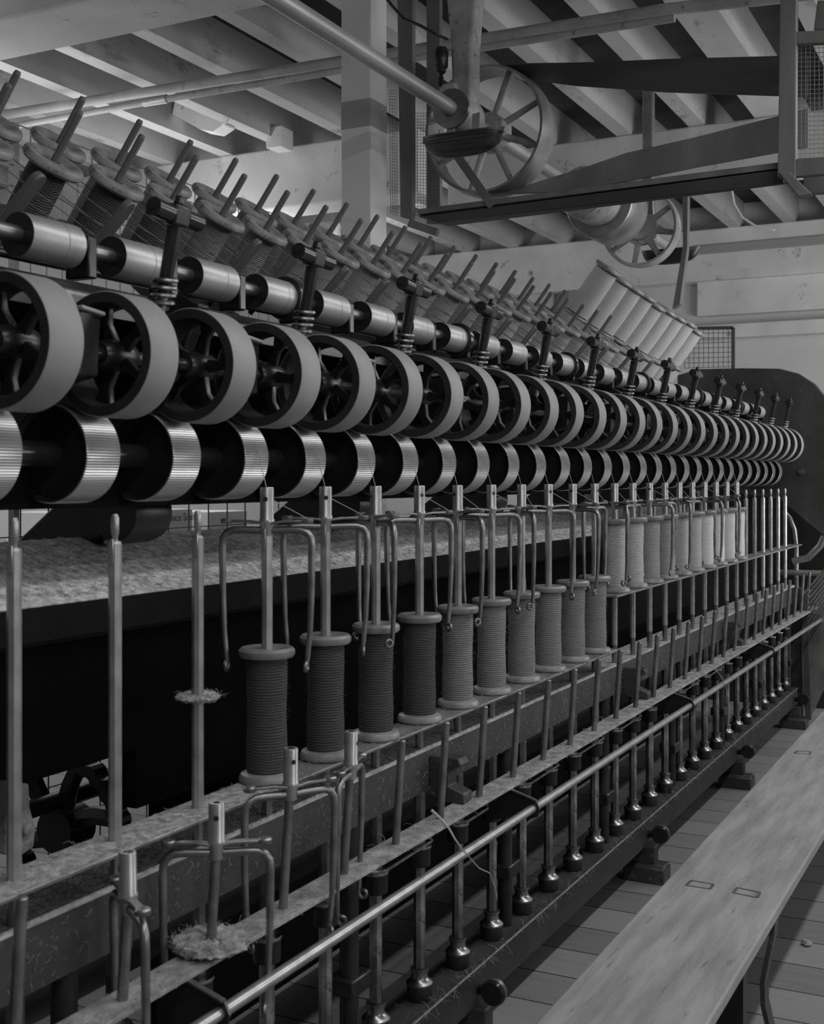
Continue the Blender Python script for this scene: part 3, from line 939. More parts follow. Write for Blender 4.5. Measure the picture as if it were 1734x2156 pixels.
# slatted guard and wire panels at the far right
sg = empty('slatted_guard', (6.9, 0.75, 0))
tag(sg, 'tall slatted wire guard leaning at the far end beside the bench', 'guard')
q = sg.location.copy()
X9 = 6.85
c1, c2, c3, c4 = PX(1692, 1250, X9) - q, PX(1760, 1230, X9) - q, PX(1765, 1440, X9) - q, PX(1701, 1515, X9) - q
MB().bar(c1, c4, 0.03, 0.02, (1, 0, 0)).build('guard_post', M['wire'], sg)
for k in range(24):
    t = k / 23
    a, b = c1.lerp(c4, t), c2.lerp(c3, t)
    MB().bar(a, b + Vector((0.0, 0, 0.15)), 0.012, 0.008, (1, 0, 0)).build('slat', M['pulley'], sg)
p4 = [PX(1668, 1350, 7.4), PX(1696, 1348, 7.4), PX(1668, 1506, 7.4), PX(1700, 1508, 7.4)]
e = empty('mesh_screen', tuple(p4[0]))
tag(e, 'small wire mesh panel low at the end of the frame left of the slatted guard', 'panel')
screen(*[p - p4[0] for p in p4], 4, 16, 0.0022).build('wire_mesh', M['wire'], e)
MB().bar(p4[2] - p4[0], p4[3] - p4[0], 0.02, 0.02).build('panel_rail', M['wire'], e)
p4 = [PX(1440, 692, 7.6), PX(1543, 690, 7.6), PX(1440, 775, 7.6), PX(1543, 772, 7.6)]
e = empty('mesh_screen', tuple(p4[0]))
tag(e, 'framed wire mesh panel standing against the end wall above the end plate', 'panel')
screen(*[p - p4[0] for p in p4], 10, 8, 0.0022).build('wire_mesh', M['wire'], e)
MB().bar(p4[0] - p4[0], p4[1] - p4[0], 0.02, 0.02).bar(p4[1] - p4[0], Vector((p4[3].x - p4[0].x, p4[3].y - p4[0].y, -p4[0].z)), 0.02, 0.02, (1, 0, 0)).build('panel_frame', M['wire'], e)

# ================================================================ pressing wheels
RW, WW = 0.092, 0.063
wp = empty('pressing_wheel')
MB().lathe([(0.089, -WW / 2 + 0.001), (0.0908, -WW / 2), (RW, -WW / 2 + 0.0025), (RW, WW / 2 - 0.0025), (0.0908, WW / 2), (0.089, WW / 2 - 0.001)], 72, 'X', close=True).build('covered_tread', M['tyre'], wp)
MB().lathe([(0.0895, -WW / 2 - 0.0005), (0.0895, WW / 2 + 0.0005), (0.076, WW / 2 + 0.0005), (0.072, WW / 2 - 0.008), (0.072, -WW / 2 + 0.008), (0.076, -WW / 2 - 0.0005)], 64, 'X', close=True).build('iron_rim', M['rim'], wp)
MB().lathe([(0.0, -0.036), (0.016, -0.036), (0.020, -0.030), (0.024, -0.012), (0.024, 0.012), (0.020, 0.030), (0.016, 0.036), (0, 0.036)], 24, 'X').build('hub', M['iron'], wp)
for k in range(5):
    a = 2 * PI * k / 5 + 0.3
    c_, s_ = math.cos(a), math.sin(a)
    n_ = Vector((0, -s_, c_))
    r0, r1 = Vector((0, c_, s_)) * 0.020, Vector((0, c_, s_)) * 0.074
    m_ = MB()
    rm = Vector((0, c_, s_)) * 0.047
    outl = [r0 - n_ * 0.011, rm - n_ * 0.0065, r1 - n_ * 0.016, r1 + n_ * 0.016, rm + n_ * 0.0065, r0 + n_ * 0.011]
    m_.prism([p + Vector((-0.006, 0, 0)) for p in outl], (0.012, 0, 0))
    m_.build('spoke', M['iron'], wp, bevel=0.002)
MB().cyl((-0.10, 0, 0), (0.10, 0, 0), 0.0105, seg=16).build('arbor', M['oiled'], wp)
P = Proto(wp)
for n in range(0, 29):
    P.place((1.21 + 0.2 * n, 1.208, z(0.181)), (random.random() * 6.28, 0, 0),
            ('leftmost iron-spoked pressing wheel, cut by the left edge' if n == 0 else
             '%s iron-spoked pressing wheel from the left in the front row' % ORD[n]), 'wheel', 'pressing wheels')

# ================================================================ fluted drums
RD, WD = 0.074, 0.074
dp = empty('fluted_drum')
NF = 110
vs, fs = [], []
prf = [(-WD / 2, 0.0), (-WD / 2 + 0.002, 1.0), (WD / 2 - 0.002, 1.0), (WD / 2, 0.0)]
K = NF * 2
for i in range(K):
    a = 2 * PI * i / K
    rr = RD if i % 2 == 0 else RD - 0.0011
    for x_, o_ in prf:
        r_ = rr if o_ else RD - 0.0025
        vs.append((x_, r_ * math.cos(a), r_ * math.sin(a)))
for i in range(K):
    j = (i + 1) % K
    for k in range(3):
        fs.append((i * 4 + k, j * 4 + k, j * 4 + k + 1, i * 4 + k + 1))
MB().add(vs, fs).build('fluted_tread', M['flute'], dp, smooth=False)
MB().lathe([(0.0, -0.030), (0.066, -0.030), (0.070, -WD / 2 - 0.0008), (0.0725, -WD / 2 - 0.0004), (0.0725, WD / 2), (0.0, WD / 2)], 56, 'X').build('drum_face', M['iron'], dp)
MB().cyl((-0.10, 0, 0), (0.10, 0, 0), 0.02, seg=20).build('drum_shaft', M['oiled'], dp)
P = Proto(dp)
for n in range(0, 29):
    P.place((1.21 + 0.2 * n, 1.303, z(0.037)), (random.random() * 0.05, 0, 0),
            ('leftmost fluted steel drum, cut by the left edge' if n == 0 else
             '%s fluted steel drum from the left under the pressing wheels' % ORD[n]), 'drum', 'fluted drums')

# ================================================================ top roller bosses
tp = empty('top_roller')
MB().lathe([(0.0325, -0.055), (0.033, -0.053), (0.033, 0.016), (0.0322, 0.0165), (0.0322, 0.0185), (0.033, 0.019), (0.033, 0.053), (0.031, 0.055)], 40, 'X').build('roller_cover', M['boss'], tp)
MB().lathe([(0, -0.0555), (0.0325, -0.0555), (0.0325, -0.050), (0, -0.050)], 40, 'X').build('roller_end', M['iron'], tp)
MB().lathe([(0, 0.0555), (0.0315, 0.0555), (0.0315, 0.050), (0, 0.050)], 40, 'X').build('roller_end', M['iron'], tp)
MB().cyl((-0.10, 0, 0), (0.10, 0, 0), 0.013, seg=16).build('roller_neck', M['dsteel'], tp)
MB().box((0.074, -0.018, -0.045), (0.094, 0.03, 0.020)).box((0.074, 0.0, 0.018), (0.080, 0.02, 0.036)).build('neck_bearing', M['oiled'], tp, bevel=0.003)
P = Proto(tp)
rollers = []
for n in range(-1, 27):
    lab = 'topmost back roller boss %s' % 'x'
    k = n + 1
    lab = ('%s smooth covered roller boss from the left, above the wheels' % ORD[k])
    r = P.place((1.372 + 0.2 * n, 1.31, z(0.353)), None, lab, 'roller', 'covered roller bosses')
    rollers.append(r)
    if n % 4 == 3:
        MB().lathe([(0.030, 0.045), (0.042, 0.046), (0.043, 0.052), (0.043, 0.062), (0.038, 0.066), (0.030, 0.066)], 36, 'X').build('end_flange', M['oiled'], r)
# back roller line behind
MB().cyl((XA, 1.40, z(0.30)), (XB, 1.40, z(0.30)), 0.022, seg=18).build('back_roller', M['dsteel'], fr)
MB().box((XA, 1.33, z(0.26)), (XB, 1.50, z(0.285))).build('roller_bed', M['iron'], fr)

# ================================================================ weighting posts
LEAN = math.radians(12)
pp = empty('weighting_post')
MB().cyl((-0.056, 0, 0.115), (-0.018, 0, 0.112), 0.0145, seg=18).build('end_knob', M['oiled'], pp)
MB().cyl((0.018, 0, 0.112), (0.056, 0, 0.110), 0.0135, seg=18).build('end_knob', M['oiled'], pp)
MB().cyl((-0.058, 0, 0.1155), (-0.054, 0, 0.115), 0.005, seg=10).build('knob_hole', M['iron'], pp)
MB().box((-0.019, -0.014, 0.096), (0.019, 0.014, 0.128)).cyl((0, 0, 0.127), (0, 0, 0.142), 0.0085, 0.007, seg=12).build('post_head', M['oiled'], pp, bevel=0.004)
MB().tube([(0, 0, -0.01), (0, 0, 0.095)], [0.0105, 0.0125], 8).build('post_stem', M['oiled'], pp)
pts = [(0.0165 * math.cos(t * 2 * PI), 0.0165 * math.sin(t * 2 * PI), -0.030 + 0.0115 * t) for t in [i / 14 for i in range(0, 57)]]
MB().tube(pts, 0.0036, 7).build('coil_spring', M['dsteel'], pp)
MB().cyl((0, 0, -0.07), (0, 0, 0.0), 0.008, seg=10).build('pull_rod', M['dsteel'], pp)
P = Proto(pp)
for k in range(14):
    P.place((1.50 + 0.4 * k, 1.19, z(0.292)), (LEAN, 0, 0),
            ('nearest T-headed weighting post with coil spring, above the second and third wheels' if k == 0 else
             '%s T-headed weighting post with coil spring from the left' % ORD[k]), 'post', 'weighting posts')
# saddle brackets seen through every other wheel
sp_ = empty('arbor_bracket')
MB().prism([(-0.022, -0.005, 0.03), (0.022, -0.005, 0.03), (0.022, 0.0, -0.06), (-0.022, 0.0, -0.06)], (0, 0.05, -0.01)).build('bracket_block', M['iron'], sp_, bevel=0.003)
MB().prism([(-0.024, -0.012, 0.031), (0.024, -0.012, 0.026), (0.024, 0.045, 0.022), (-0.024, 0.045, 0.027)], (0, 0, 0.006)).build('bracket_cap', M['cast'], sp_, bevel=0.002)
MB().bar((-0.01, 0.015, 0.035), (-0.012, 0.03, 0.060), 0.008, 0.006).build('cap_lug', M['cast'], sp_)
P = Proto(sp_)
for k in range(14):
    P.place((1.33 + 0.4 * k, 1.19, z(0.205)), None, '%s arbor bracket with pale cap from the left, seen through the wheels' % ORD[k], 'bracket', 'arbor brackets')

# ================================================================ spindles
sd = empty('spindle')
MB().tube([(0, 0, -0.535 + 0.0), (0, 0, -0.096), (0, 0, -0.092)], [0.0098, 0.0098, 0.008], 8).build('spindle_tube', M['steel'], sd, smooth=False)
MB().tube([(0, 0, -0.094), (0, 0, -0.085), (0, 0, -0.08), (0, 0, -0.058), (0, 0, -0.052)], [0.0045, 0.0045, 0.0062, 0.0062, 0.004], 10).build('spindle_tip', M['steel'], sd)
MB().box((-0.0135, -0.003, -0.125), (-0.0095, 0.003, -0.088)).build('tube_key', M['chrome'], sd, bevel=0.001)
MB().tube([(0, 0, -0.60), (0, 0, -0.535)], 0.0095, 8).tube([(0, 0, -1.09), (0, 0, -0.68)], 0.0135, 8).build('lower_tube', M['tube'], sd, smooth=False)
MB().lathe([(0, -1.144), (0.027, -1.144), (0.028, -1.14), (0.028, -1.108), (0.026, -1.104)], 28).build('oil_base', M['iron'], sd)
MB().lathe([(0.027, -1.112), (0.0295, -1.111), (0.0295, -1.107), (0.0265, -1.104), (0.0195, -1.098), (0.0175, -1.092), (0.0175, -1.082), (0.0205, -1.080), (0.0205, -1.075), (0.0135, -1.074)], 28).build('base_cap', M['cup'], sd)
wh = MB().lathe([(0.012, -0.850), (0.0235, -0.850), (0.0245, -0.846), (0.0245, -0.812), (0.012, -0.812)], 28).build('drive_whorl', M['iron'], sd)
MB().lathe([(0.014, -0.812), (0.0260, -0.811), (0.0270, -0.808), (0.0260, -0.805), (0.014, -0.806)], 28).build('whorl_edge', M['chrome'], wh)
P = Proto(sd)
for n in range(N0, N1 + 1):
    if n < 0:
        lab = ('bare steel spindle at the left edge of the frame', 'bare steel spindle, second from the left edge', 'bare steel spindle with a lint collar, left of the wound bobbins')[n + 3]
    elif n < 20:
        lab = 'steel spindle holding the %s wound bobbin from the left' % ORD[n]
    else:
        lab = 'bare far spindle, %s past the last white bobbin' % ORD[n - 20]
    P.place((XS(n), YSP, H), (0, 0, random.random() * 0.5), lab, 'spindle', 'spindles')

# lint collar on the third bare spindle
lcz = H - (1467 - YH) * 1.983 / F
lm = MB().lathe([(0.0, -0.004), (0.030, -0.006), (0.036, 0.0), (0.030, 0.005), (0.012, 0.004), (0, 0.004)], 40)
rv = random.Random(3)
lm.v = [(a * (1 + rv.uniform(-.06, .10)), b * (1 + rv.uniform(-.06, .10)), c + rv.uniform(-.0015, .0015)) for a, b, c in lm.v]
o = lm.build('lint_ring', M['lint'], loc=(XS(-1), YSP, lcz))
tag(o, 'ring of fluffy lint caught halfway down the third bare spindle', 'lint')

# ================================================================ bobbins
bb = empty('wound_bobbin')
HB = 0.238
MB().lathe([(0.0105, 0.0), (0.046, 0.0), (0.0495, 0.004), (0.0495, 0.010), (0.046, 0.016), (0.030, 0.020)], 44).build('bottom_flange', M['spool'], bb)
MB().lathe([(0.030, HB - 0.020), (0.046, HB - 0.018), (0.0495, HB - 0.013), (0.0495, HB - 0.006), (0.045, HB - 0.001), (0.036, HB - 0.001), (0.033, HB - 0.003), (0.0105, HB - 0.003)], 44).build('top_flange', M['spool'], bb)
pr = [(0.034, 0.016)]
for i in range(1, 60):
    t = i / 60
    pr.append((0.0350 + 0.0008 * math.sin(t * 9) + (0.0005 if i % 2 else 0), 0.018 + t * (HB - 0.038)))
pr.append((0.033, HB - 0.018))
wy = MB().lathe(pr, 40).build('wound_yarn', M['y2'], bb)
rz = random.Random(5)
fz = MB()
for _ in range(260):
    a = rz.uniform(0, 2 * PI); h_ = rz.uniform(0.02, HB - 0.02)
    b_ = a + rz.uniform(-0.25, 0.25)
    p0 = Vector((0.035 * math.cos(a), 0.035 * math.sin(a), h_))
    l_ = rz.uniform(0.003, 0.009)
    p1 = Vector(((0.0355 + l_ * 0.5) * math.cos((a + b_) / 2), (0.0355 + l_ * 0.5) * math.sin((a + b_) / 2), h_ + rz.uniform(-0.003, 0.003)))
    p2 = Vector(((0.0355 + l_ * 0.8) * math.cos(b_), (0.0355 + l_ * 0.8) * math.sin(b_), h_ + rz.uniform(-0.006, 0.006)))
    fz.tube([p0, p1, p2], 0.00018, 3, caps=False)
fo_ = fz.build('yarn_fuzz', M['thread'], wy, smooth=False)
fo_['kind'] = 'stuff'
P = Proto(bb)
yv = ['y0', 'y0', 'y0', 'y0', 'y1', 'y1', 'y1', 'y1', 'y1', 'y1', 'y3', 'y3', 'y2', 'y2', 'y3', 'y3', 'y4', 'y4', 'y4', 'y4']
ymesh = {}
tone = {'y0': 'dark', 'y1': 'mid-grey', 'y2': 'grey', 'y3': 'pale grey', 'y4': 'white'}
src_mesh = [c for c, _ in P.fam if c.name.startswith('wound_yarn')][0].data
for kx in set(yv):
    me = src_mesh.copy()
    me.materials.clear()
    me.materials.append(M[kx])
    ymesh[kx] = me
    fm = fo_.data.copy()
    fm.materials.clear()
    fm.materials.append(M[kx])
    ymesh['fuzz' + kx] = fm
for n in range(20):
    zb = -0.534 if n < 10 else -0.366
    where = 'on the lower plate' if n < 10 else 'on the raised plate'
    r = P.place((XS(n), YSP, z(zb)), (0, 0, random.random() * 6), 'wooden bobbin of %s yarn %s, %s from the left' % (tone[yv[n]], where, ORD[n if n < 10 else n - 10]),
                'bobbin', 'bobbins on the spindles')
    for c in r.children:
        if c.name.startswith('wound_yarn'):
            c.data = ymesh[yv[n]]
            for g_ in c.children:
                g_.data = ymesh['fuzz' + yv[n]]

# ================================================================ flyers
fl = empty('flyer')
MB().lathe([(0.0055, 0.063), (0.0112, 0.063), (0.0121, 0.0615), (0.0121, 0.008), (0.0135, 0.006), (0.0135, 0.0), (0.0115, -0.004), (0.0105, -0.022), (0.006, -0.024)], 24).build('flyer_barrel', M['steel'], fl)
MB().cyl((0.0, -0.0123, 0.042), (0.0, -0.0090, 0.042), 0.0042, seg=12).cyl((0.0, 0.0123, 0.042), (0.0, 0.0090, 0.042), 0.0042, seg=12).build('thread_eye', M['iron'], fl)
ca = MB()
for s_ in (-1, 1):
    ca.prism([(s_ * 0.006, -0.010, -0.003), (s_ * 0.030, -0.006, 0.0), (s_ * 0.066, -0.006, 0.001), (s_ * 0.066, 0.006, 0.001), (s_ * 0.030, 0.006, 0.0), (s_ * 0.006, 0.010, -0.003)], (0, 0, 0.0045))
ca.build('cross_arm', M['dsteel'], fl, bevel=0.001)
for s_ in (-1, 1):
    MB().lathe([(0, -0.001), (0.0095, -0.001), (0.011, 0.001), (0.011, 0.006), (0.009, 0.008), (0.005, 0.0075), (0, 0.006)], 18, org=(s_ * 0.072, 0, 0)).build('arm_eye', M['dsteel'], fl)
    path = [(s_ * 0.010, 0, -0.013), (s_ * 0.045, 0, -0.012), (s_ * 0.062, 0, -0.0125), (s_ * 0.072, 0, -0.017), (s_ * 0.0785, 0, -0.026), (s_ * 0.080, 0, -0.040), (s_ * 0.0795, 0, -0.12), (s_ * 0.077, 0, -0.19), (s_ * 0.073, 0, -0.235), (s_ * 0.070, 0, -0.252)]
    rr = [0.0066] * 6 + [0.0060, 0.0052, 0.0045, 0.0040]
    cx_, cz_ = s_ * 0.070, -0.252
    for i in range(1, 12):
        a = i / 11 * 2 * PI * 1.15
        path.append((cx_ + s_ * 0.002 * i / 11, -0.0075 + 0.0075 * math.cos(a), cz_ - 0.0075 * math.sin(a)))
        rr.append(0.0036)
    MB().tube(path, rr, 10).build('flyer_leg', M['dsteel'], fl)
PF = Proto(fl)


def fly_angle(n, dpx):
    """turn of the flyer about its spindle so its arm reaches dpx pixels sideways"""
    X = XS(n)
    D = X * CA + YSP * SA
    mx = 0.080 * F / D
    th = math.acos(max(-1, min(1, dpx / mx)))
    # screen-right direction in the plane is (SA, -CA); add the turn to it
    return -math.pi / 2 + A + th * (1 if n % 2 else -1)


dp_ = [95, 87, 40, 68, 49, 62, 20, 56, 50, 30, 18, 24, 46, 30, 14, 26, 30, 12, 18, 10]
for n in range(20):
    PF.place((XS(n), YSP, z(-0.078)), (0, 0, fly_angle(n, dp_[n])),
             'two-legged steel flyer on the %s wound bobbin from the left' % ORD[n], 'flyer', 'flyers over the bobbins')
for k, zt, ang, lab in ((-3, -0.507, -1.08, 'steel flyer turned edge-on, resting on the peg at the lower left corner'),
                        (-2, -0.487, None, 'steel flyer parked on a peg above the lint pad'),
                        (-1, -0.444, 0.5, 'steel flyer parked on the peg just below the nearest wound bobbin'),
                        (0, -0.453, 1.35, 'steel flyer seen edge-on, parked on a peg beneath the second wound bobbin')):
    xk = 1.91 + PITCH * k
    base_ang = -PI / 2 + A
    tt = base_ang + (ang if ang is not None else 0.1)
    dz_ = zt - 0.063
    yk = 1.112 - (dz_ + 0.711) * math.sin(T5)
    PF.place((xk, yk, z(dz_)), (math.radians(1.0), 0, tt), lab, 'flyer', 'flyers parked on the pegs')

# lint pad on the peg
lp = MB().lathe([(0.0085, -0.006), (0.050, -0.008), (0.058, -0.002), (0.055, 0.006), (0.030, 0.010), (0.0085, 0.008)], 56)
lp.v = [(a * (1 + rv.uniform(-.05, .08)), b * (1 + rv.uniform(-.05, .08)), c + rv.uniform(-.002, .003)) for a, b, c in lp.v]
lpo = lp.build('lint_pad', M['lint'], loc=(1.51, 1.110, z(-0.700)))
tag(lpo, 'round pad of matted lint around the peg near the bottom left', 'lint')

def hairs(R0, R1, count, par, z0):
    s_ = MB()
    q_ = random.Random(count)
    for _ in range(count):
        a = q_.uniform(0, 2 * PI); r_ = q_.uniform(R0, R1)
        p = Vector((r_ * math.cos(a), r_ * math.sin(a), z0 + q_.uniform(0, 0.004)))
        d = Vector((q_.uniform(-1, 1), q_.uniform(-1, 1), q_.uniform(-0.1, 0.6))) * 0.012
        e_ = Vector((q_.uniform(-1, 1), q_.uniform(-1, 1), q_.uniform(-0.6, 0.2))) * 0.006
        s_.tube([p, p + d * 0.5 + e_, p + d + e_ * 0.5], 0.0003, 3, caps=False)
    h = s_.build('lint_hair', M['lint'], par, smooth=False)
    h['kind'] = 'stuff'


hairs(0.01, 0.060, 900, lpo, 0.004)
hairs(0.02, 0.038, 160, bpy.data.objects['lint_ring'], 0.0)
# driving bands looped round the whorls
for k, n in enumerate((2, 4, 6, 8, 10, 12, 14, 16)):
    xa_, xb_ = XS(n), XS(n + 1)
    pts = []
    for i in range(13):
        a = PI / 2 + PI * i / 12
        pts.append((xa_ + 0.0275 * math.cos(a), YSP + 0.0275 * math.sin(a), z(-0.800)))
    for i in range(13):
        a = -PI / 2 + PI * i / 12
        pts.append((xb_ + 0.0275 * math.cos(a), YSP + 0.0275 * math.sin(a), z(-0.796)))
    pts.append(pts[0])
    o = MB().tube(pts, 0.003, 6).build('driving_band', M['lint'])
    tag(o, 'pale driving band looped round the tubes under the %s and %s wound bobbins' % (ORD[n], ORD[n + 1]), 'band', 'driving bands')

# threads from drums to flyers and from flyers to eyes
for n in range(20):
    x_ = XS(n)
    t_ = MB().tube([(x_ + 0.0, 1.229, z(0.050)), (x_, 1.2105, z(-0.016)), (x_, YSP, z(-0.03))], 0.0008, 5)
    fa = fly_angle(n, dp_[n])
    ex, ey = math.cos(fa) * 0.072, math.sin(fa) * 0.072
    t_.tube([(x_ + 0.010, YSP - 0.002, z(-0.036)), (x_ + ex, YSP + ey, z(-0.070))], 0.0008, 5)
    o = t_.build('yarn_end', M['thread'])
    tag(o, 'thin yarn end feeding down into the %s flyer from the left' % ORD[n], 'thread', 'yarn ends from the drums')

# ================================================================ creel
TC = math.radians(37)
U = Vector((0, -math.sin(TC), math.cos(TC)))        # bobbin axis
# creel boards under the bobbins
cr = empty('creel', (0, 2.05, z(0.56)))
tag(cr, 'long sloping dark creel rack under the tilted roving bobbins', 'rack')
nrm = U
MB().bar((0.8, -0.085, -0.050), (7.0, -0.085, -0.050), 0.045, 0.02, U).build('lower_rail', M['wood'], cr)
MB().bar((0.8, 0.062, 0.048), (7.0, 0.062, 0.048), 0.045, 0.02, U).build('upper_rail', M['wood'], cr)

cbm = empty('creel_bobbin')
LB = 0.215


def creel_parts(root, LB, rb, ym, peg=True, flr=0.068):
    fl1 = MB().lathe([(0.0125, LB - 0.006), (0.014, LB - 0.002), (0.022, LB - 0.0035), (0.032, LB - 0.004), (0.044, LB + 0.002), (0.054, LB + 0.005), (flr - 0.004, LB + 0.003), (flr, LB - 0.003), (flr, LB - 0.011), (flr - 0.005, LB - 0.017), (0.03, LB - 0.020)], 44)
    fl1.build('top_flange', M['flange'], root)
    MB().lathe([(0.03, 0.014), (flr - 0.005, 0.012), (flr, 0.007), (flr, 0.002), (flr - 0.005, -0.002), (0.008, -0.002)], 44).build('bottom_flange', M['flange'], root)
    pr = [(0.03, 0.01)]
    for i in range(1, 40):
        t = i / 40
        pr.append((rb * (1 - 0.05 * abs(2 * t - 1) ** 3) + (0.0006 if i % 2 else 0), 0.012 + t * (LB - 0.028)))
    pr.append((0.03, LB - 0.014))
    MB().lathe(pr, 36).build('wound_roving', ym, root)
    if peg:
        MB().tube([(0, 0, -0.02), (0, 0, LB + 0.112), (0, 0, LB + 0.118)], [0.0085, 0.0085, 0.0065], 8).build('skewer', M['peg'], root, smooth=False)


creel_parts(cbm, LB, 0.041, M['c1'])
PC = Proto(cbm)
src_mesh = [c for c, _ in PC.fam if c.name.startswith('wound_roving')][0].data
cmesh = {}
for kx in ('c0', 'c1', 'c2', 'c3'):
    me = src_mesh.copy(); me.materials.clear(); me.materials.append(M[kx]); cmesh[kx] = me


def set_yarn(r, kx):
    for c in r.children:
        if c.name.startswith('wound_roving'):
            c.data = cmesh[kx]


baseA = Vector((0, 1.854, z(0.676))) - U * LB
baseB = Vector((0, 2.002, z(0.774))) - U * LB
for n in range(0, 20):
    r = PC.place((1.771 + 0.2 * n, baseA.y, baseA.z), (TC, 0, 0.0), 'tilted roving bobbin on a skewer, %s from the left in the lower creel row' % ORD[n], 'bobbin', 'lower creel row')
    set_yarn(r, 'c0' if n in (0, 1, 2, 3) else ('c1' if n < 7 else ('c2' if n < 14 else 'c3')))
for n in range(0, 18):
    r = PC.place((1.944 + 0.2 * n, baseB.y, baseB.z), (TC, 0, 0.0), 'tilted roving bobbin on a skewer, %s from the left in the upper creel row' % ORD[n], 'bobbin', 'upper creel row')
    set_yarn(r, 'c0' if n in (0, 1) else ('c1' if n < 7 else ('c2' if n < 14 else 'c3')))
cb2 = empty('creel_bobbin')
creel_parts(cb2, 0.20, 0.060, M['c3'], peg=False)
P2 = Proto(cb2)
for n in range(20, 27):
    P2.place((1.771 + 0.2 * n, baseA.y, baseA.z), (TC, 0, 0), 'full white roving bobbin past the last skewer, %s in the low far row' % ORD[n - 20], 'bobbin', 'far low creel row')
cb3 = empty('creel_bobbin')
creel_parts(cb3, 0.27, 0.058, M['c3'], peg=False)
P3 = Proto(cb3)
for k in range(9):
    X = 5.42 + 0.2 * k
    top = Vector((X, 1.75, z(0.966 - 0.0125 * k)))
    b_ = top - U * (0.27 + rv.uniform(-0.014, 0.014))
    P3.place((b_.x, b_.y, b_.z), (TC, 0, 0), 'tall full white bobbin, %s from the left in the high far row' % ORD[k], 'bobbin', 'high far creel row')

# rovings running from the creel to the back rollers
for n in range(0, 20):
    x_ = 1.771 + 0.2 * n
    o = MB().tube([(x_ + 0.02, 1.86, z(0.60)), (x_ + 0.10, 1.62, z(0.44)), (x_ + 0.16, 1.34, z(0.385))], 0.0013, 5).tube([(x_ + 0.0, 1.83, z(0.63)), (x_ + 0.06, 1.62, z(0.47)), (x_ + 0.12, 1.34, z(0.385))], 0.0011, 5).tube([(x_ + 0.19, 1.98, z(0.70)), (x_ + 0.22, 1.70, z(0.50)), (x_ + 0.26, 1.34, z(0.385))], 0.0011, 5).build('roving_strand', M['dthread'])
    tag(o, 'roving strands slanting from the %s lower creel bobbin to the rollers' % ORD[n], 'roving', 'roving strands')

# guide paddles
gp_ = empty('guide_paddle')
pw = MB()
pts = []
for i in range(13):
    a = PI * i / 12
    pts.append((0.017 * math.cos(a), -0.006, 0.125 + 0.017 * math.sin(a)))
pts += [(-0.014, -0.006, 0.0), (0.014, -0.006, 0.0)]
pw.prism(pts, (0, 0.014, 0))
pw.build('paddle_blade', M['paddle'], gp_, bevel=0.003)
MB().cyl((0, 0, -0.03), (0, 0, 0.01), 0.006, seg=8).build('paddle_stem', M['oiled'], gp_)
PG = Proto(gp_)
TP = math.radians(40)
for k, j in enumerate((10.9, 12.0, 14.0, 14.75, 15.8, 16.8, 19.3, 20.8, 21.9, 24.4, 25.5, 27.0, 28.5, 30.0)):
    x_ = 0.2 * j - 0.724
    PG.place((x_, 1.42 + 0.14 * math.sin(TP), z(0.49 - 0.14 * math.cos(TP))), (TP, 0, 0.35), '%s rounded wooden guide paddle from the left, behind the roller bosses' % ORD[k], 'paddle', 'guide paddles')
MB().cyl((XA, 1.515, z(0.372)), (XB, 1.515, z(0.372)), 0.008, seg=10).build('guide_bar', M['oiled'], fr)

# ================================================================ bench and floor things
bn = empty('plank_bench', (0, 0, 0))
tag(bn, 'long pale scarred plank bench running beside the frame', 'bench')
ZB = z(-0.93)
MB().box((0.2, 0.4995, ZB - 0.026), (7.2, 0.763, ZB)).build('plank', M['bench'], bn, smooth=False, bevel=0.004)
for (pa_, pb_, pc_, pd_) in (((1455, 1854), (1501, 1862), (1494, 1872), (1444, 1864)), ((1551, 1869), (1599, 1879), (1594, 1890), (1543, 1880)), ((1678, 1581), (1706, 1583), (1703, 1588), (1672, 1586))):
    pts = [PZ(a[0], a[1], -0.9300) for a in (pa_, pb_, pc_, pd_)]
    fr_ = MB()
    for a, b in zip(pts, pts[1:] + pts[:1]):
        fr_.bar(a, b, 0.007, 0.0012)
    fr_.build('rectangular_mark', M['mark'], bn)
for xk in (2.73, 4.9):
    lg = MB().box((xk - 0.02, 0.57, 0.0), (xk + 0.02, 0.70, ZB - 0.026)).build('leg', M['iron'], bn)
    for s_ in (-1, 1):
        pts = [(xk, 0.632 + s_ * o_, h_) for o_, h_ in ((0.125, ZB - 0.027), (0.123, 0.36), (0.112, 0.31), (0.103, 0.26), (0.104, 0.21), (0.118, 0.15), (0.140, 0.08), (0.165, 0.0))]
        m_ = MB()
        for a, b in zip(pts[:-1], pts[1:]):
            m_.bar(a, b, 0.045, 0.010, (0, 1, 0))
        m_.build('leg_side', M['frame'], lg)
lf = MB().lathe([(0, 0), (0.012, 0.0), (0.016, 0.006), (0.010, 0.014), (0, 0.015)], 12)
lf.v = [(a * (1 + rv.uniform(-.3, .3)), b * (1 + rv.uniform(-.3, .3)), c * (1 + rv.uniform(-.2, .2))) for a, b, c in lf.v]
pp_ = PZ(1698, 1990, -1.35)
tag(lf.build('lint_tuft', M['lint'], loc=(pp_.x, pp_.y, 0.0)), 'small grey lint tuft on the floorboards right of the bench', 'lint')

# hanging yarn ends on the rail
def strand(pts, Y, label, r=0.0022, Ys=None, th=None):
    P_ = [PY(a, b, (Ys[i] if Ys else Y)) for i, (a, b) in enumerate(pts)]
    rr = th if th else r
    o = MB().tube(P_, rr, 6).build('waste_yarn', M['thread'])
    tag(o, label, 'yarn')


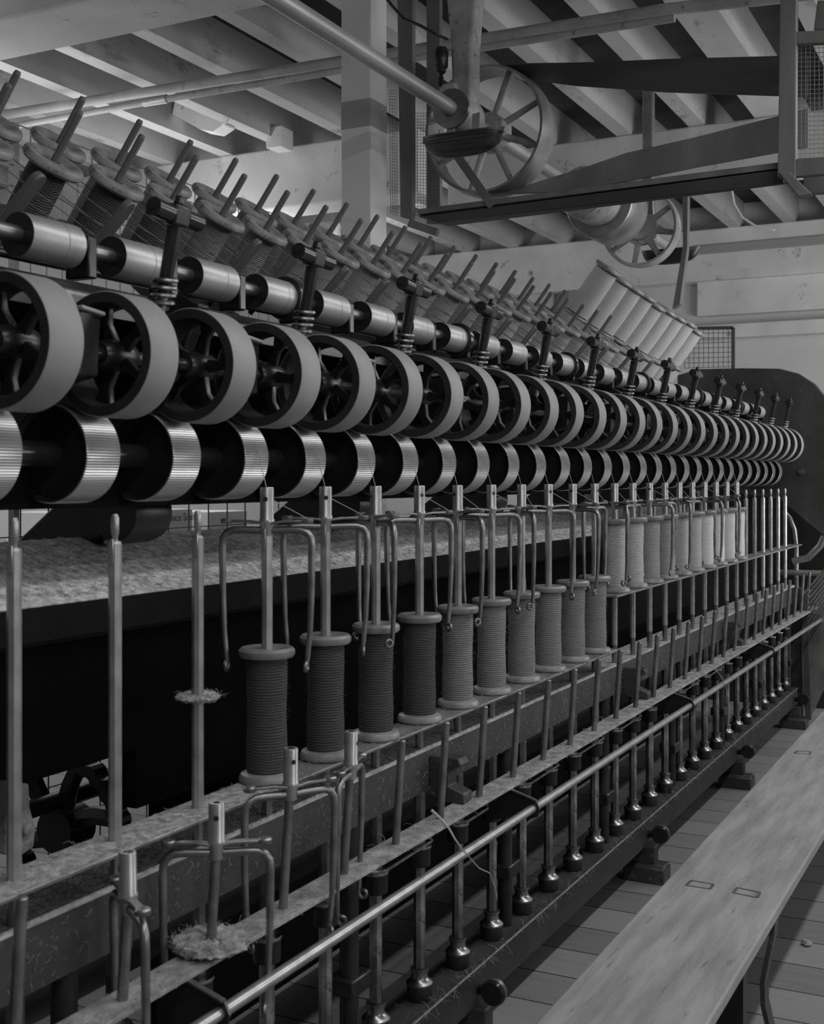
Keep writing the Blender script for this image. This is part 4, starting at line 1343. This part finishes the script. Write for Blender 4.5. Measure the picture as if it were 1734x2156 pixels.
strand([(908, 1706), (925, 1722), (945, 1745), (958, 1768), (970, 1785), (985, 1802), (1008, 1828), (1030, 1838), (1042, 1870), (1045, 1890)], 1.02,
       'frayed end of white yarn hanging over the hand rail', Ys=[1.11, 1.09, 1.07, 1.04, 1.0, 1.0, 1.03, 1.05, 1.06, 1.06], th=[0.0032, 0.003, 0.0025, 0.002, 0.0016, 0.0012, 0.0012, 0.0012, 0.0012, 0.001])
strand([(1505, 1408), (1520, 1428), (1528, 1450), (1534, 1480), (1534, 1520)], 1.02, 'thin white yarn end hanging over the far part of the hand rail', r=0.0014)

# curly fluff of waste fibre on rails, plates and beam: nobody could count it
def fluff(name, count, fn, m, label, r=0.0004, ln=0.02, par=None):
    s = MB()
    R = random.Random(hash(name) % 1000 if False else len(name) * 7 + count)
    for _ in range(count):
        p, nv = fn(R)
        p = Vector(p)
        d = Vector((R.uniform(-1, 1), R.uniform(-1, 1), R.uniform(-1, 1)))
        nv = Vector(nv)
        d = (d - nv * d.dot(nv) * 0.8).normalized()
        L_ = ln * R.uniform(0.4, 1.3)
        bend = nv.cross(d) * R.uniform(-1, 1)
        pts = []
        for i in range(5):
            t = i / 4
            pts.append(p + d * L_ * t + bend * L_ * 0.7 * t * t + nv * (0.0006 + L_ * 0.35 * math.sin(t * PI) * R.uniform(0.2, 0.8)))
        s.tube(pts, r, 3, caps=False)
    o = s.build(name, m, smooth=False)
    tag(o, label, 'lint', kind='stuff')
    return o


fluff('beam_fluff', 1300, lambda R: ((R.uniform(0.4, 6.5) ** 1.0, BY - 0.0002, z(R.uniform(-0.683, -0.60))), (0, -1, 0)), M['lint'], 'curly waste fibres clinging to the face of the dark main beam', 0.00035, 0.012)
fluff('peg_rail_fluff', 900, lambda R: ((R.uniform(0.6, 6.8), R.uniform(1.08, 1.14), z(-0.711)), (0, 0, 1)), M['lint'], 'waste fibres lying along the peg rail', 0.0004, 0.02)
fluff('plate_fluff', 800, lambda R: ((R.uniform(0.6, 3.7), R.uniform(1.166, 1.25), z(-0.534)), (0, 0, 1)), M['lint'], 'waste fibres lying on the lower bobbin plate', 0.0004, 0.016)
fluff('foot_rail_fluff', 1500, lambda R: ((R.uniform(1.4, 6.8), R.choice((1.1655, R.uniform(1.17, 1.26))), z(R.uniform(-1.15, -1.143))), (0, -0.5, 0.8)), M['lint'], 'waste fibres strewn along the low foot rail', 0.0004, 0.022)
fluff('tray_fluff', 5000, lambda R: ((lambda t, x: ((x, 1.34 + 0.205 * t, z(-0.182 + 0.076 * t))))(R.random() ** 1.5, R.uniform(0.6, 5.7)), (0, -0.35, 0.93)), M['traylint'], 'matted grey lint covering the sloping tray behind the spindles', 0.0006, 0.012)
